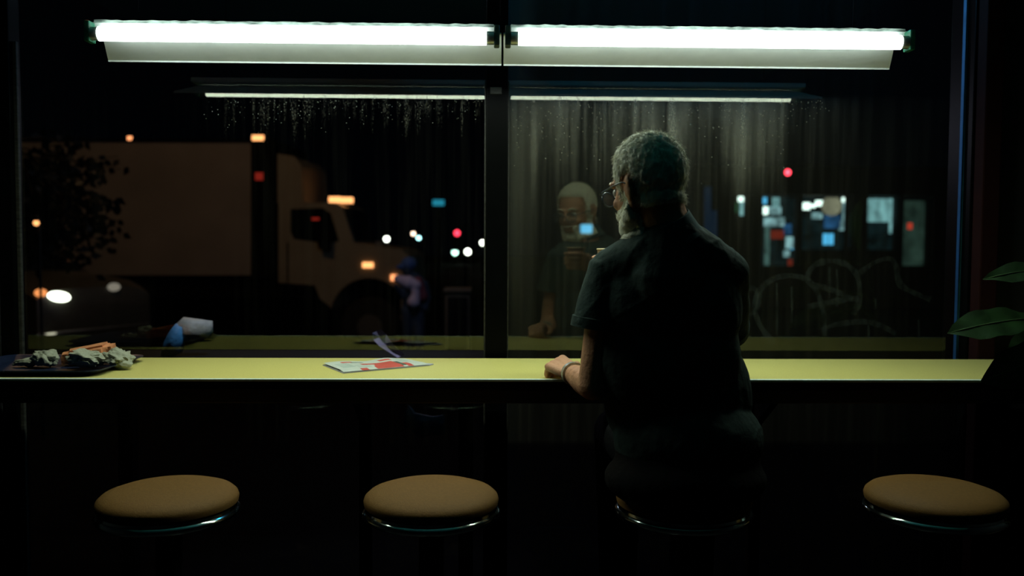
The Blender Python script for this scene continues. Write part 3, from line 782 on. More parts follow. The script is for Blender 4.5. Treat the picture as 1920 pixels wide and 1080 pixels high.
# sideburn in front of the ear
hairline = np.where((ly > 0.008) & (ly < 0.034) & (np.abs(lx) > 0.045), -0.04, hairline)
hairline = np.where((ly > -0.026) & (ly <= 0.008) & (np.abs(lx) > 0.05), 0.022, hairline)
hm = smooth01((lz - hairline) / 0.018) * (np.linalg.norm(loc * np.array([1, 0.85, 0.85]), axis=1) < 0.125) * (lz > -0.09)
ear = (np.abs(lx) > 0.079) & (np.abs(ly + 0.01) < 0.026) & (np.abs(lz + 0.008) < 0.035)
hm[ear] = 0
bmk = smooth01((-0.045 - lz - np.where(ly < 0.045, (0.045 - ly) * -0.9, 0)) / 0.012) * smooth01((ly + 0.002) / 0.012) * smooth01((lz + 0.140) / 0.018) * smooth01((0.155 - np.linalg.norm(loc, axis=1)) / 0.012)
mus = (np.abs(lz + 0.049) < 0.006) & (ly > 0.082) & (np.abs(lx) < 0.028)
bmk = np.maximum(bmk, mus * 1.0)
lips = (np.abs(lz + 0.063) < 0.008) & (ly > 0.088) & (np.abs(lx) < 0.020); bmk[lips] = 0
bmk_t = bmk * (0.35 + 0.65 * smooth01((-lz - 0.035) / 0.045))
def shell(mask, thick, name, m, seed, freq, amp):
    idx = np.nonzero(mask > 0.01)[0]; keep = set(idx.tolist()); remap = {int(i): k for k, i in enumerate(idx)}
    fs = [tuple(remap[v] for v in p.vertices) for p in body_me.polygons if all(v in keep for v in p.vertices)]
    vs = []
    for i in idx:
        n = Vector(no[i]); p = Vector(co[i]); q = p * freq
        d = thick * mask[i] * (1 + amp * noise.noise(q + Vector((seed, 0, 0)))) - 0.001 * (1 - mask[i])
        vs.append(p + n * d)
    mb = MB(); mb.add(vs, fs)
    return obj(name, mb, m, man, smooth=True, sharp=False), idx
hair, hidx = shell(hm, 0.0095, 'hair', MT['hair'], 3, 90, 0.5)
beard, bidx = shell(bmk_t, 0.0125, 'beard', MT['beard'], 9, 90, 0.25)
def strands(idx, mask, n, length, thick, comb, par, name, m, wid=0.0006, pred=None):
    mb = MB(); vs = []; fs = []
    up = HR @ Vector((0, 0, 1)); cmb = HR @ Vector(comb)
    pool = [i for i in idx if mask[i] > 0.35 and (pred is None or pred(i))]
    for k in range(n):
        i = random.choice(pool); nr = Vector(no[i])
        p = Vector(co[i]) + nr * thick * mask[i] * 0.7 + Vector([random.uniform(-.002, .002) for _ in range(3)])
        t = cmb - nr * cmb.dot(nr)
        d = (nr * random.uniform(0.08, 0.32) + t * random.uniform(0.7, 1.2) + Vector([random.uniform(-.35, .35) for _ in range(3)])).normalized()
        L_ = length * random.uniform(0.6, 1.2); d2 = (d + t * 0.6 - nr * 0.2).normalized()
        a = d.cross(Vector((random.random() - .5, random.random() - .5, random.random() - .5))).normalized() * wid; bb = d.cross(a).normalized() * wid
        q = p + d * L_ * 0.5; e = q + d2 * L_ * 0.5; s0 = len(vs)
        for c_, k_ in ((p, 1.0), (q, 0.8)):
            vs += [c_ + a * k_, c_ - a * 0.5 * k_ + bb * 0.87 * k_, c_ - a * 0.5 * k_ - bb * 0.87 * k_]
        vs.append(e)
        for j in range(3):
            j2 = (j + 1) % 3
            fs += [(s0 + j, s0 + j2, s0 + 3 + j2, s0 + 3 + j), (s0 + 3 + j, s0 + 3 + j2, s0 + 6)]
    me = bpy.data.meshes.new(name); me.from_pydata(vs, [], fs)
    o = link(name, me, m, par); o['kind'] = 'stuff'; return o
strands(hidx, hm, 8000, 0.013, 0.0095, (0, 0.55, -0.45), hair, 'hair_strands', MT['hair'])
strands(bidx, bmk, 1800, 0.007, 0.0125, (0, 0.3, -0.9), beard, 'beard_strands', MT['beard'])
for s in (-1, 1):
    ey = obj('eye', MB().ell(H(0.031 * s, 0.077, 0.002), (0.0125, 0.0125, 0.0125), HR), MT['eye'], man, smooth=True, sharp=False)
    obj('iris', MB().ell(H(0.031 * s, 0.0885, 0.001), (0.0055, 0.0022, 0.0055), HR), MT['specs'], ey, smooth=True, sharp=False)
    obj('eyebrow', MB().tube([H(0.014 * s, 0.099, 0.026), H(0.032 * s, 0.094, 0.031), H(0.050 * s, 0.082, 0.024)], [0.003, 0.004, 0.002], 8), MT['beard'], man, smooth=True)
# spectacles
sp = MB()
gl = []
for s in (-1, 1):
    ring = [H(0.033 * s + 0.0255 * math.cos(t) * (1 - 0.08 * math.sin(t)), 0.114 - 0.006 * abs(math.cos(t)) * (1 if s * math.cos(t) > 0 else 0), -0.006 + 0.019 * math.sin(t)) for t in [2 * PI * k / 24 for k in range(25)]]
    sp.tube(ring, 0.0018, 6, cap=False)
    gl.append(ring[:-1])
    sp.tube([H(0.057 * s, 0.109, 0.004), H(0.074 * s, 0.090, 0.006), H(0.086 * s, 0.035, 0.007), H(0.089 * s, 0.0, 0.006), H(0.086 * s, -0.022, -0.006)], 0.0018, 6)
sp.tube([H(-0.009, 0.114, 0.0), H(0, 0.116, 0.003), H(0.009, 0.114, 0.0)], 0.0018, 6)
spo = obj('spectacles', sp, MT['specs'], man, smooth=True)
for ring in gl:
    c_ = sum(ring, Vector()) / len(ring)
    obj('lens', MB().add([c_] + ring, [(0, i + 1, (i + 1) % len(ring) + 1) for i in range(len(ring))]), MT['lens'], spo)
# watch
wd = (WRL - ELL).normalized()
wa = WRL - wd * 0.012
pts = []
ax = wd.cross(Vector((0, 0, 1))).normalized(); ay = ax.cross(wd).normalized()
wm = MB()
rings = []
for off, rr in ((-0.013, 0.0310), (-0.013, 0.0345), (0.013, 0.0330), (0.013, 0.0295)):
    rings.append([wa + wd * off + (ax * math.cos(2 * PI * k / 32) + ay * math.sin(2 * PI * k / 32)) * rr for k in range(32)])
loft(wm, rings)
wt = obj('watch', wm, MT['watch'], man, smooth=True)

# shirt
s_ = MB()
s_.cone(NECK + Vector((-0.03, -0.005, -0.060)), 0.070, SHL + Vector((0.008, 0, 0.000)), 0.060)
s_.cone(NECK + Vector((0.035, -0.005, -0.050)), 0.074, SHR + Vector((-0.004, 0, 0.002)), 0.060)
s_.cone(NECK + Vector((0.005, -0.012, -0.030)), 0.078, NECK + Vector((0, -0.01, -0.12)), 0.10)
s_.ell(CHEST + Vector((0, -0.004, 0.05)), (0.192, 0.122, 0.180), None, 32, 20)
s_.ell(CHEST + Vector((0, 0.0, -0.08)), (0.188, 0.126, 0.20), None, 32, 20)
s_.ell(WAIST + Vector((0.004, 0, -0.02)), (0.195, 0.142, 0.20), None, 32, 20)
s_.ell(HIP + Vector((0, -0.005, 0.035)), (0.196, 0.152, 0.13), None, 32, 20)
def frustum(mb, a, ra, c, rc, seg=28):
    mb.tube([a, a.lerp(c, 0.5), c], [ra, (ra + rc) / 2, rc], seg)
for S, E_, k in ((SHL, ELL, 0.50), (SHR, ELR, 0.62)):
    e = S.lerp(E_, k)
    out = Vector((-0.014 if S is SHL else 0.010, -0.004, 0))
    frustum(s_, S + (E_ - S) * -0.05, 0.054, e + out, 0.066)
shirt_me = remesh(s_, 'shirt', 0.005, 7, 0.5)
sco = coords(shirt_me).copy(); sno = normals(shirt_me)
disp = np.empty(len(sco))
for i, (p, n) in enumerate(zip(sco, sno)):
    # long soft diagonal folds from the shoulders and finer creases at the waist
    q = Vector((p[0] * 7 + p[2] * 3, p[1] * 5, p[2] * 3.2))
    r_ = abs(noise.noise(q)); f2 = noise.noise(Vector((p[0] * 22 + p[2] * 14, p[1] * 20, p[2] * 9)))
    q3 = Vector((p[0] * 9 - p[2] * 9, p[1] * 8, (p[0] + p[2]) * 3))
    disp[i] = 0.006 * (0.5 - r_ * 2) + 0.0022 * f2 + 0.006 * max(0, 0.28 - abs(noise.noise(q3)) * 2.2)
sco += np.array(sno) * disp[:, None]
shirt_me.vertices.foreach_set('co', sco.ravel())
shirt = link('shirt', shirt_me, MT['shirt'], man, smooth=True)
# yoke seam and sleeve hems
for a_, b_, rr in ((SHL, ELL, 0.066), (SHR, ELR, 0.066)):
    k = 0.50 if a_ is SHL else 0.62
    d = (b_ - a_).normalized(); e = a_.lerp(b_, k) + Vector((-0.014 if a_ is SHL else 0.010, -0.004, 0))
    x_ = d.cross(Vector((0, 1, 0))).normalized(); y_ = x_.cross(d).normalized()
    lp = [[e + d * o_ + (x_ * math.cos(2 * PI * t / 36) + y_ * math.sin(2 * PI * t / 36)) * r_ for t in range(36)] for o_, r_ in ((-0.028, rr - 0.003), (-0.026, rr + 0.001), (0.0, rr + 0.002), (0.001, rr - 0.003))]
    obj('sleeve_hem', loft(MB(), lp), MT['shirt'], man, smooth=True)
# collar: a folded band round the neck
cp = []
cN = NECK + Vector((0.001, -0.002, -0.006)); nd = (H(0, -0.015, -0.05) - cN).normalized()
cx_ = nd.cross(Vector((0, 1, 0))).normalized(); cy_ = cx_.cross(nd).normalized()
for h, r1 in ((-0.030, 0.086), (-0.014, 0.080), (0.010, 0.0745), (0.028, 0.0715), (0.031, 0.0695), (0.026, 0.068), (-0.01, 0.066)):
    cp.append([cN + nd * h + (cx_ * math.cos(2 * PI * t / 48) * r1 * 0.97 + cy_ * math.sin(2 * PI * t / 48) * r1 * 1.02) for t in range(48)])
n_ = 48
cm_ = MB(); cm_.add([v for l in cp for v in l], [(i * n_ + k, i * n_ + (k + 1) % n_, (i + 1) * n_ + (k + 1) % n_, (i + 1) * n_ + k) for i in range(len(cp) - 1) for k in range(n_)])
obj('collar', cm_, MT['collar'], man, smooth=True, sharp=False)
# trousers
t_ = MB()
t_.ell(HIP + Vector((0, 0.0, -0.01)), (0.192, 0.160, 0.125), None, 28, 18); t_.ell(HIP + Vector((-0.012, -0.03, -0.06)), (0.212, 0.165, 0.088), None, 28, 18)
for hj, kn, an in KN:
    t_.cone(hj, 0.096, kn, 0.068); t_.cone(kn, 0.068, an + Vector((0, 0, 0.10)), 0.064)
    t_.tube([an + Vector((0, 0, 0.12)), an + Vector((0, 0, 0.0))], [0.062, 0.060], 24)
link('trousers', remesh(t_, 'trousers', 0.008, 5), MT['trousers'], man, smooth=True)
for hj, kn, an in KN:
    m_ = MB()
    m_.cone(an + Vector((0, -0.03, -0.055)), 0.042, an + Vector((0, 0.16, -0.072)), 0.034)
    m_.cone(an + Vector((0, 0, 0.0)), 0.045, an + Vector((0, 0, -0.05)), 0.045)
    link('shoe', remesh(m_, 'shoe', 0.005, 3), MT['shoe'], man, smooth=True)

# cup
cup = thing('paper_cup', 'brown paper cup with cream rim held up in the seated man\'s hand', 'cup', (CUP.x, CUP.y, CUP.z - 0.095))
cprof_o = [(0.026, 0.0), (0.0265, 0.003), (0.037, 0.092), (0.0355, 0.092), (0.0255, 0.006), (0.001, 0.006)]
me_c = MB().lathe(cprof_o, (CUP.x, CUP.y, CUP.z - 0.095), 40)
obj('cup_wall', me_c, MT['cupout'], cup, smooth=True)
obj('rim', MB().tube([CUP + Vector((0.037 * math.cos(2 * PI * k / 40), 0.037 * math.sin(2 * PI * k / 40), -0.002)) for k in range(41)], 0.0022, 8, cap=False), MT['cuprim'], cup, smooth=True)
obj('coffee', MB().lathe([(0.033, -0.029), (0.0333, -0.028), (0.001, -0.028)], CUP, 32), MT['coffee'], cup)

# ------------------------------------------------------------ potted plant at the right
PX, PY = 1.72, 2.42
pl = thing('potted_plant', 'tall dark green leafy plant standing at the right end of the counter', 'plant', (PX, PY, 0))
obj('pot', MB().lathe([(0.10, 0), (0.11, 0.02), (0.15, 0.26), (0.16, 0.27), (0.16, 0.30), (0.145, 0.30), (0.14, 0.27), (0.001, 0.27)], (PX, PY, 0), 32), MT['pot'], pl, smooth=True)
def leaf(tip, base, width, droop, tilt, fold=0.06, n=14):
    tip = Vector(tip); base = Vector(base); d = tip - base; L_ = d.length; d.normalize()
    side = d.cross(Vector((0, 0, 1))).normalized(); side = (Matrix.Rotation(tilt, 3, d) @ side); up = side.cross(d)
    vs = []; fs = []
    mid = []
    for i in range(n + 1):
        t = i / n; c = base.lerp(tip, t) + up * (droop * math.sin(t * PI)); mid.append(c)
        wv = width * math.sin(PI * min(1, t ** 1.25)) ** 0.7 * (1 + 0.06 * math.sin(t * 19)) if 0 < t < 1 else 0.001
        for k in range(-3, 4):
            vs.append(c + side * wv * k / 3 + up * (abs(k) / 3 * wv * fold + 0.004 * math.sin(t * 22) * abs(k) / 3))
    for i in range(n):
        for k in range(6): a = i * 7 + k; fs.append((a, a + 1, a + 8, a + 7))
    return MB().add(vs, fs), mid
leaves = [
    (at(1777, 625, 2.34), at(1960, 596, 2.42), 0.050, 0.015, -0.75),
    (at(1843, 524, 2.38), at(2010, 520, 2.45), 0.036, 0.03, -0.75),
    (at(1838, 716, 2.36), at(2010, 640, 2.44), 0.060, 0.02, -1.35),
    (at(1885, 668, 2.44), at(1990, 600, 2.44), 0.036, 0.02, -1.2),
    (at(2080, 420, 2.45), at(1990, 560, 2.45), 0.050, 0.02, 0.9),
    (at(2020, 330, 2.42), at(2005, 480, 2.44), 0.045, 0.03, 1.2),
    (at(2120, 620, 2.5), at(2000, 640, 2.45), 0.05, 0.03, 0.2),
    (at(2010, 760, 2.20), at(2000, 650, 2.40), 0.055, 0.03, 0.6),
]
nodes = [0.70, 0.95, 0.62, 0.80, 1.0, 1.05, 0.75, 0.66]
stemtop = Vector((PX - 0.02, PY + 0.02, 1.48))
def stempt(z): t = (z - 0.27) / (1.48 - 0.27); return Vector((PX - 0.02 * t + 0.02 * math.sin(t * 5), PY + 0.02 * t, z))
obj('stem', MB().tube([stempt(0.27 + (1.48 - 0.27) * k / 10) for k in range(11)], [0.010 - 0.0006 * k for k in range(11)], 8), MT['stem'], pl, smooth=True)
for (tip, bs, wd_, dr, ti) in leaves:
    mb_, mid = leaf(tip, bs, wd_, dr, ti)
    lf = obj('leaf', mb_, MT['leaf'], pl, smooth=True, sharp=False)
    st = stempt(max(0.5, min(1.46, bs.z - 0.06)))
    obj('leaf_midrib', MB().tube([st, st.lerp(bs, 0.5) + Vector((0, 0, 0.02))] + mid[0:-1:2] + [mid[-1]], [0.003, 0.003] + [0.0022] * (len(mid[0:-1:2])) + [0.001], 6), MT['leafmid'], lf, smooth=True)

# ------------------------------------------------------------ outside: street
struct('ground', MB().box((-60, GLASS_Y + 0.12, STREET - 0.2), (60, 130, STREET)), MT['asphalt'])
kb = MB().box((-14, 10.6, STREET), (14, 10.8, STREET + 0.10), 0.02)
struct('kerb', kb, MT['kerb'])
struct('outer_wall', MB().box((X0 - 0.1, GLASS_Y + 0.02, STREET), (X1 + 0.1, GLASS_Y + 0.12, -0.081)), MT['wall'])

# litter bags and a paper scrap outside the glass
def bag(D, pts, thick, m, nm, lb, base=None, lx_=None):
    poly = [at(px, py, D) for px, py in pts]
    t = None
    return poly
def blob_from_outline(pts, D, thick, seed):
    """puffy cushion body with the given outline"""
    poly = [at(px, py, D) for px, py in pts]; c = sum(poly, Vector()) / len(poly); n = len(poly)
    vs = []; fs = []; rings = 6
    for j in range(rings + 1):
        t = j / rings; s = math.sin(t * PI); yy = -math.cos(t * PI) * thick
        for k, p in enumerate(poly):
            q = c + (p - c) * max(0.02, s ** 0.6)
            vs.append(q + Vector((0, yy + 0.25 * thick * noise.noise(q * 9 + Vector((seed, 0, 0))), 0)) + (q - c) * 0.10 * noise.noise(q * 12 + Vector((0, seed, 0))))
    for j in range(rings):
        for k in range(n): fs.append((j * n + k, j * n + (k + 1) % n, (j + 1) * n + (k + 1) % n, (j + 1) * n + k))
    fs += [tuple(range(n))[::-1], tuple(rings * n + k for k in range(n))]
    return MB().add(vs, fs)
# A narrow outside ledge carries two pieces of litter
bp = thing('litter_bag', 'pale and blue crumpled plastic bag outside the left window pane, behind the counter', 'bag', at(348, 668, 3.75))
obj('bag_body', blob_from_outline([(330, 608), (345, 595), (372, 598), (397, 602), (399, 622), (388, 634), (362, 642), (338, 640), (325, 628)], 3.75, 0.05, 2), MT['bagwhite'], bp, smooth=True, sharp=False)
obj('blue_handle', blob_from_outline([(318, 622), (330, 606), (344, 612), (346, 636), (340, 662), (322, 668), (302, 668), (306, 645)], 3.72, 0.04, 5), MT['bagblue'], bp, smooth=True, sharp=False)
pp = MB()
for (x, y, ww, k) in (): pass
pts = [(706, 621, 10), (712, 632, 15), (722, 645, 13), (736, 656, 10), (752, 668, 8)]
vs = []; fs = []
for i, (x, y, ww) in enumerate(pts):
    for s, zz in ((-1, 0.0), (0, 0.010), (1, 0.0)):
        q = at(x + ww * 0.8 * s, y - ww * 0.35 * s, 3.60 + zz + 0.004 * (i % 2)); vs.append(q)
for i in range(len(pts) - 1):
    for k in (0, 1): a = i * 3 + k; fs.append((a, a + 1, a + 4, a + 3))
pr_ = MB().add(vs, fs); pr_.add([v + Vector((0, 0.002, 0)) for v in vs], fs)
tag(obj('paper_strip', pr_, MT['lav']), 'pale lavender paper strip standing up outside the glass behind the newspaper', 'paper')
bb_ = obj('blue_plastic_bag', blob_from_outline([(764, 758), (772, 772), (790, 777), (812, 781), (834, 778), (835, 800), (832, 816), (810, 815), (796, 820), (782, 818), (770, 805), (756, 800), (760, 775)], 3.5, 0.03, 8), MT['bagblue'], smooth=True, sharp=False)
tag(bb_, 'crumpled blue plastic bag glimpsed through the lower glass under the counter', 'bag')
# ledge that carries the litter
lz = at(340, 669, 3.7).z
lg = thing('window_ledge', 'dark narrow ledge outside the window carrying litter', 'ledge', (0, 3.65, STREET))
obj('ledge_top', MB().box((-1.6, 3.45, lz - 0.03), (0.0, 3.95, lz), 0.004), MT['black'], lg)
for x in (-1.5, -0.1): obj('ledge_post', MB().box((x - 0.03, 3.62, STREET), (x + 0.03, 3.68, lz - 0.03)), MT['black'], lg)

# ------------------------------------------------------------ box truck
TA = math.radians(3.0); TD = 16.5; TX = at(400, 457, TD).x
th = Vector((math.cos(TA), -math.sin(TA), 0)); tn = Vector((math.sin(TA), math.cos(TA), 0)); T0 = Vector((TX, TD, 0))
def ts(px, py, dep=0.0):
    v = CAM_R @ Vector(((px - 960) / FPX, -(py - 540) / FPX, -1.0))
    k = (T0 - Vector((0, 0, CAMZ))).dot(tn) / v.dot(tn)
    return Vector((0, 0, CAMZ)) + v * k + tn * dep
truck = thing('box_truck', 'large pale box truck parked across the street facing right, amber roof light lit', 'truck', Vector((ts(400, 500).x, 15, STREET)))
W_ = 2.25
boxb = MB().prism([ts(40, 262), ts(471, 264), ts(471, 516), ts(40, 516)], tn * W_)
obj('cargo_box', boxb, MT['boxside'], truck)
obj('corner_post', MB().prism([ts(471, 262, -0.02), ts(516, 268, -0.02), ts(516, 520, -0.02), ts(471, 520, -0.02)], tn * (W_ + 0.02)), MT['black'], truck)
obj('roof_rail', MB().prism([ts(40, 259, -0.03), ts(516, 262, -0.03), ts(516, 268, -0.03), ts(40, 266, -0.03)], tn * (W_ + 0.06)), MT['black'], truck)
obj('chassis', MB().prism([ts(60, 518, 0.3), ts(600, 524, 0.3), ts(600, 560, 0.3), ts(60, 560, 0.3)], tn * 1.5), MT['black'], truck)
obj('roof_fairing', MB().prism([ts(517, 287, 0.1), ts(548, 292, 0.1), ts(563, 310, 0.1), ts(566, 380, 0.1), ts(517, 380, 0.1)], tn * (W_ - 0.3)), MT['cab'], truck)
wc, wr = (692, 606), 73
poly = [(522, 380), (628, 380), (640, 386), (664, 455), (752, 468), (766, 480), (770, 520), (770, 575), (wc[0] + wr, 580)]
for k in range(1, 16):
    t = PI * k / 16; poly.append((wc[0] + wr * math.cos(t), wc[1] - 12 - wr * math.sin(t)))
poly += [(wc[0] - wr, 575), (600, 560), (590, 535), (522, 530)]
obj('cab', MB().prism([ts(x, y) for x, y in poly], tn * (W_ - 0.05)), MT['cab'], truck)
obj('side_window', MB().prism([ts(x, y, -0.012) for x, y in [(545, 392), (606, 390), (620, 400), (636, 452), (612, 456), (552, 448), (545, 435)]], tn * 0.02), MT['darkglass'], truck)
obj('rear_view_mirror', MB().prism([ts(x, y, -0.25) for x, y in [(596, 425), (615, 425), (626, 440), (624, 470), (604, 466)]], tn * 0.10), MT['black'], truck)
a0, a1 = ts(639, 388), ts(662, 451); off_ = th * 0.03
obj('windshield', MB().add([a0 + off_ + tn * 0.10, a1 + off_ + tn * 0.10, a1 + off_ + tn * (W_ - 0.15), a0 + off_ + tn * (W_ - 0.15),
                            a0 + tn * 0.10, a1 + tn * 0.10, a1 + tn * (W_ - 0.15), a0 + tn * (W_ - 0.15)],
                           [(0, 1, 2, 3), (4, 7, 6, 5), (0, 3, 7, 4), (1, 5, 6, 2), (0, 4, 5, 1), (3, 2, 6, 7)]), MT['darkglass'], truck)
obj('door_seam', MB().prism([ts(538, 455, -0.008), ts(541, 455, -0.008), ts(541, 530, -0.008), ts(538, 530, -0.008)], tn * 0.02), MT['black'], truck)
obj('bumper', MB().prism([ts(752, 560, -0.02), ts(778, 560, -0.02), ts(778, 600, -0.02), ts(752, 600, -0.02)], tn * W_), MT['cab'], truck)
def wheel(cx, cy, r, dep, nm='wheel'):
    c = ts(cx, cy, dep); R_ = r * TD / FPX
    t = obj(nm, MB().tube([c, c + tn * 0.05, c + tn * 0.28, c + tn * 0.32], [R_ * 0.9, R_, R_, R_ * 0.9], 32), MT['blackrub'], truck, smooth=True)
    obj('hub', MB().tube([c - tn * 0.01, c + tn * 0.05], [R_ * 0.42, R_ * 0.5], 16), MT['hub'], t, smooth=True)
wheel(692, 614, 56, 0.06); wheel(150, 612, 56, 0.2); wheel(692, 614, 56, 1.8); wheel(150, 612, 56, 1.8)
def lampbox(nm, x0, y0, x1, y1, m, dep=-0.05, th_=0.05):
    return obj(nm, MB().prism([ts(x0, y0, dep), ts(x1, y0, dep), ts(x1, y1, dep), ts(x0, y1, dep)], tn * th_), m, truck)
lampbox('marker_light', 474, 254, 495, 264, MT['amberhot'])['label'] = 'lit amber marker light'
lampbox('marker_light', 241, 256, 248, 263, MT['amber'])
lampbox('marker_light', 480, 324, 494, 338, MT['reddim'])['label'] = 'dim red marker light'
lampbox('roof_beacon', 609, 367, 630, 378, MT['amberhot'], 0.3, 0.2); lampbox('roof_beacon', 631, 368, 652, 379, MT['amberhot'], 0.3, 0.2)
lampbox('side_marker', 680, 492, 700, 502, MT['amberhot'], -0.03)
lampbox('turn_signal', 733, 515, 745, 526, MT['amber'], -0.03)
lampbox('cab_window_glow', 585, 408, 599, 413, MT['reddim'], -0.016, 0.002)  # emissive patch stands in for the red glow on the cab window
obj('hood_ornament', MB().prism([ts(698, 452, 0.3), ts(712, 452, 0.3), ts(712, 462, 0.3), ts(698, 462, 0.3)], tn * 0.1), MT['hub'], truck)

# ------------------------------------------------------------ parked car at the left
cD = 11.0; ca = math.radians(56)
cf = Vector((math.sin(ca), -math.cos(ca), 0)); cs = Vector((math.cos(ca), math.sin(ca), 0))     # heading, to its left (image right)
c0 = at(108, 556, cD); hz = c0.z
car = thing('parked_car', 'dark car with one bright headlight at the far left outside', 'car', Vector((c0.x, c0.y + 1, STREET)))
def cpnt(f, s, z): return Vector((c0.x, c0.y, 0)) + cf * f + cs * s + Vector((0, 0, z))
# body as lofted cross-sections along its length; s from -0.15 (near lamp side) to 1.55
s0_, s1_ = -0.30, 1.32
secs = []
def sec(f, zt, zb, inset=0.0, crown=0.05):
    out = []
    for k in range(11):
        u = k / 10; s = s0_ + inset + (s1_ - s0_ - 2 * inset) * u
        out.append(cpnt(f, s, zt + crown * math.sin(PI * u) - 0.10 * (abs(2 * u - 1) ** 6)))
    for k in range(11):
        u = 1 - k / 10; s = s0_ + inset + (s1_ - s0_ - 2 * inset) * u
        out.append(cpnt(f, s, zb))
    return out
zg = STREET
bodyL = [sec(0.06, hz - 0.10, hz - 0.45, 0.12, 0.0), sec(0.0, hz + 0.08, zg + 0.28, 0.04, 0.02), sec(-0.25, hz + 0.17, zg + 0.25, 0.0, 0.05), sec(-1.2, hz + 0.24, zg + 0.25, 0, 0.06), sec(-4.0, hz + 0.24, zg + 0.25, 0, 0.04), sec(-4.2, hz + 0.05, zg + 0.3, 0.05, 0.0)]
obj('bodywork', loft(MB(), bodyL), MT['carpaint'], car, smooth=True)
roof = [sec(-1.15, hz + 0.25, hz + 0.15, 0.08, 0.05), sec(-1.85, hz + 0.70, hz + 0.15, 0.18, 0.04), sec(-3.2, hz + 0.72, hz + 0.15, 0.18, 0.04), sec(-4.0, hz + 0.28, hz + 0.15, 0.08, 0.04)]
obj('cabin', loft(MB(), roof), MT['darkglass'], car, smooth=True)
Rc = Matrix((cs, -cf, Vector((0, 0, 1)))).transposed()
obj('headlight', MB().ell(cpnt(0.03, 0.0, hz), (0.140, 0.08, 0.065), Rc @ Matrix.Rotation(0.16, 3, 'Y')), MT['head'], car, smooth=True, sharp=False)['label'] = 'bright white headlight'
obj('headlight', MB().ell(cpnt(0.03, 0.74, hz + 0.09), (0.085, 0.06, 0.055), Rc), MT['headdim'], car, smooth=True, sharp=False)['label'] = 'dim far headlight'
obj('turn_signal', MB().ell(cpnt(0.0, -0.21, hz + 0.055), (0.075, 0.06, 0.05), Rc), MT['amberdim'], car, smooth=True, sharp=False)
gb = at(80, 627, cD - 0.3)
obj('bumper_strip', MB().tube([cpnt(0.10, -0.32, gb.z - 0.01), cpnt(0.12, 0.0, gb.z), cpnt(0.12, 1.2, gb.z + 0.02)], [0.02, 0.022, 0.01], 8), MT['hub'], car, smooth=True)
obj('bumper_glint', MB().ell(cpnt(0.14, -0.17, gb.z), (0.07, 0.02, 0.012), Rc), emit('bumper_glint_glow', (1, 0.95, 0.7), 0.7), car, smooth=True, sharp=False)  # glowing ellipsoid drawn in for the glint on the bumper
for f, s in ((-0.8, s0_ + 0.02), (-3.5, s0_ + 0.02), (-0.8, s1_ - 0.24), (-3.5, s1_ - 0.24)):
    a_ = cpnt(f, s - 0.01, zg + 0.34)
    obj('wheel', MB().tube([a_, a_ + cs * 0.22], [0.34, 0.34], 24), MT['blackrub'], car, smooth=True)

# ------------------------------------------------------------ street tree in front of the truck
tree = thing('street_tree', 'dark leafy street tree silhouetted in front of the truck box', 'tree', at(100, 700, 9.0).xy.to_3d() + Vector((0, 0, STREET)))
tb = at(14, 690, 9.0); tb.z = STREET
obj('trunk', MB().tube([tb, at(16, 500, 9.0), at(22, 400, 9.0), at(30, 250, 9.0)], [0.07, 0.055, 0.04, 0.015], 10), MT['bark'], tree, smooth=True)
twigs = MB(); lm = MB()
for k in range(84):
    a_ = at(26 + random.uniform(-4, 4), random.uniform(260, 430), 9.0)
    b_ = at(random.uniform(55, 228) , random.uniform(262, 500), 9.0 + random.uniform(-0.4, 0.4))
    twigs.tube([a_, a_.lerp(b_, 0.5) + Vector((0, 0, 0.04)), b_], [0.010, 0.006, 0.003], 5)
    for j in range(13):
        c_ = a_.lerp(b_, random.uniform(0.35, 1.05)) + Vector([random.gauss(0, 0.05) for _ in range(3)])
        d = Vector([random.uniform(-1, 1), random.uniform(-.4, .4), random.uniform(-1, .3)]).normalized() * random.uniform(0.07, 0.13)
        s = d.cross(Vector((0.2, 1, 0.1))).normalized() * 0.036
        lm.add([c_, c_ + d * 0.4 + s, c_ + d, c_ + d * 0.4 - s], [(0, 1, 2, 3)])
obj('branches', twigs, MT['bark'], tree)
obj('leaves', lm, MT['treeleaf'], tree)['kind'] = 'stuff'

# ------------------------------------------------------------ pedestrian outside
pD = 11.4
ped = thing('person', 'pedestrian in blue cap and lavender scarf passing in front of the truck', 'person', Vector((at(768, 500, pD).x, pD, STREET)))
def pp_(px, py, dy=0.0): return at(px, py, pD + dy)
m_ = MB()
m_.ell(pp_(765, 502), (0.085, 0.10, 0.115)); m_.cone(pp_(768, 512), 0.05, pp_(772, 524), 0.06)
m_.ell(pp_(776, 545), (0.17, 0.12, 0.24)); m_.ell(pp_(776, 570), (0.155, 0.12, 0.16))
m_.ell(pp_(753, 504), (0.015, 0.02, 0.02))
gz = STREET
hp = pp_(775, 582)
for s, px in ((-1, 764), (1, 786)):
    kx = at(px, 600, pD).x
    m_.cone(Vector((hp.x + 0.07 * s, pD + 0.02 * s, hp.z)), 0.09, Vector((kx, pD - 0.06 * s, gz + 0.48)), 0.06)
    m_.cone(Vector((kx, pD - 0.06 * s, gz + 0.48)), 0.06, Vector((kx + 0.05, pD - 0.02 * s, gz + 0.09)), 0.04)
    m_.cone(Vector((kx + 0.05, pD - 0.02 * s, gz + 0.05)), 0.045, Vector((kx - 0.11, pD - 0.02 * s, gz + 0.035)), 0.033)
m_.cone(pp_(758, 532, -.1), 0.05, pp_(755, 556, -.14), 0.042); m_.cone(pp_(755, 556, -.14), 0.04, pp_(742, 536, -.25), 0.03)
m_.cone(pp_(796, 532, .0), 0.05, pp_(803, 558, .0), 0.042); m_.cone(pp_(803, 558), 0.04, pp_(797, 580, -.1), 0.03)
link('body', remesh(m_, 'body', 0.012, 4), MT['jeans'], ped, smooth=True)
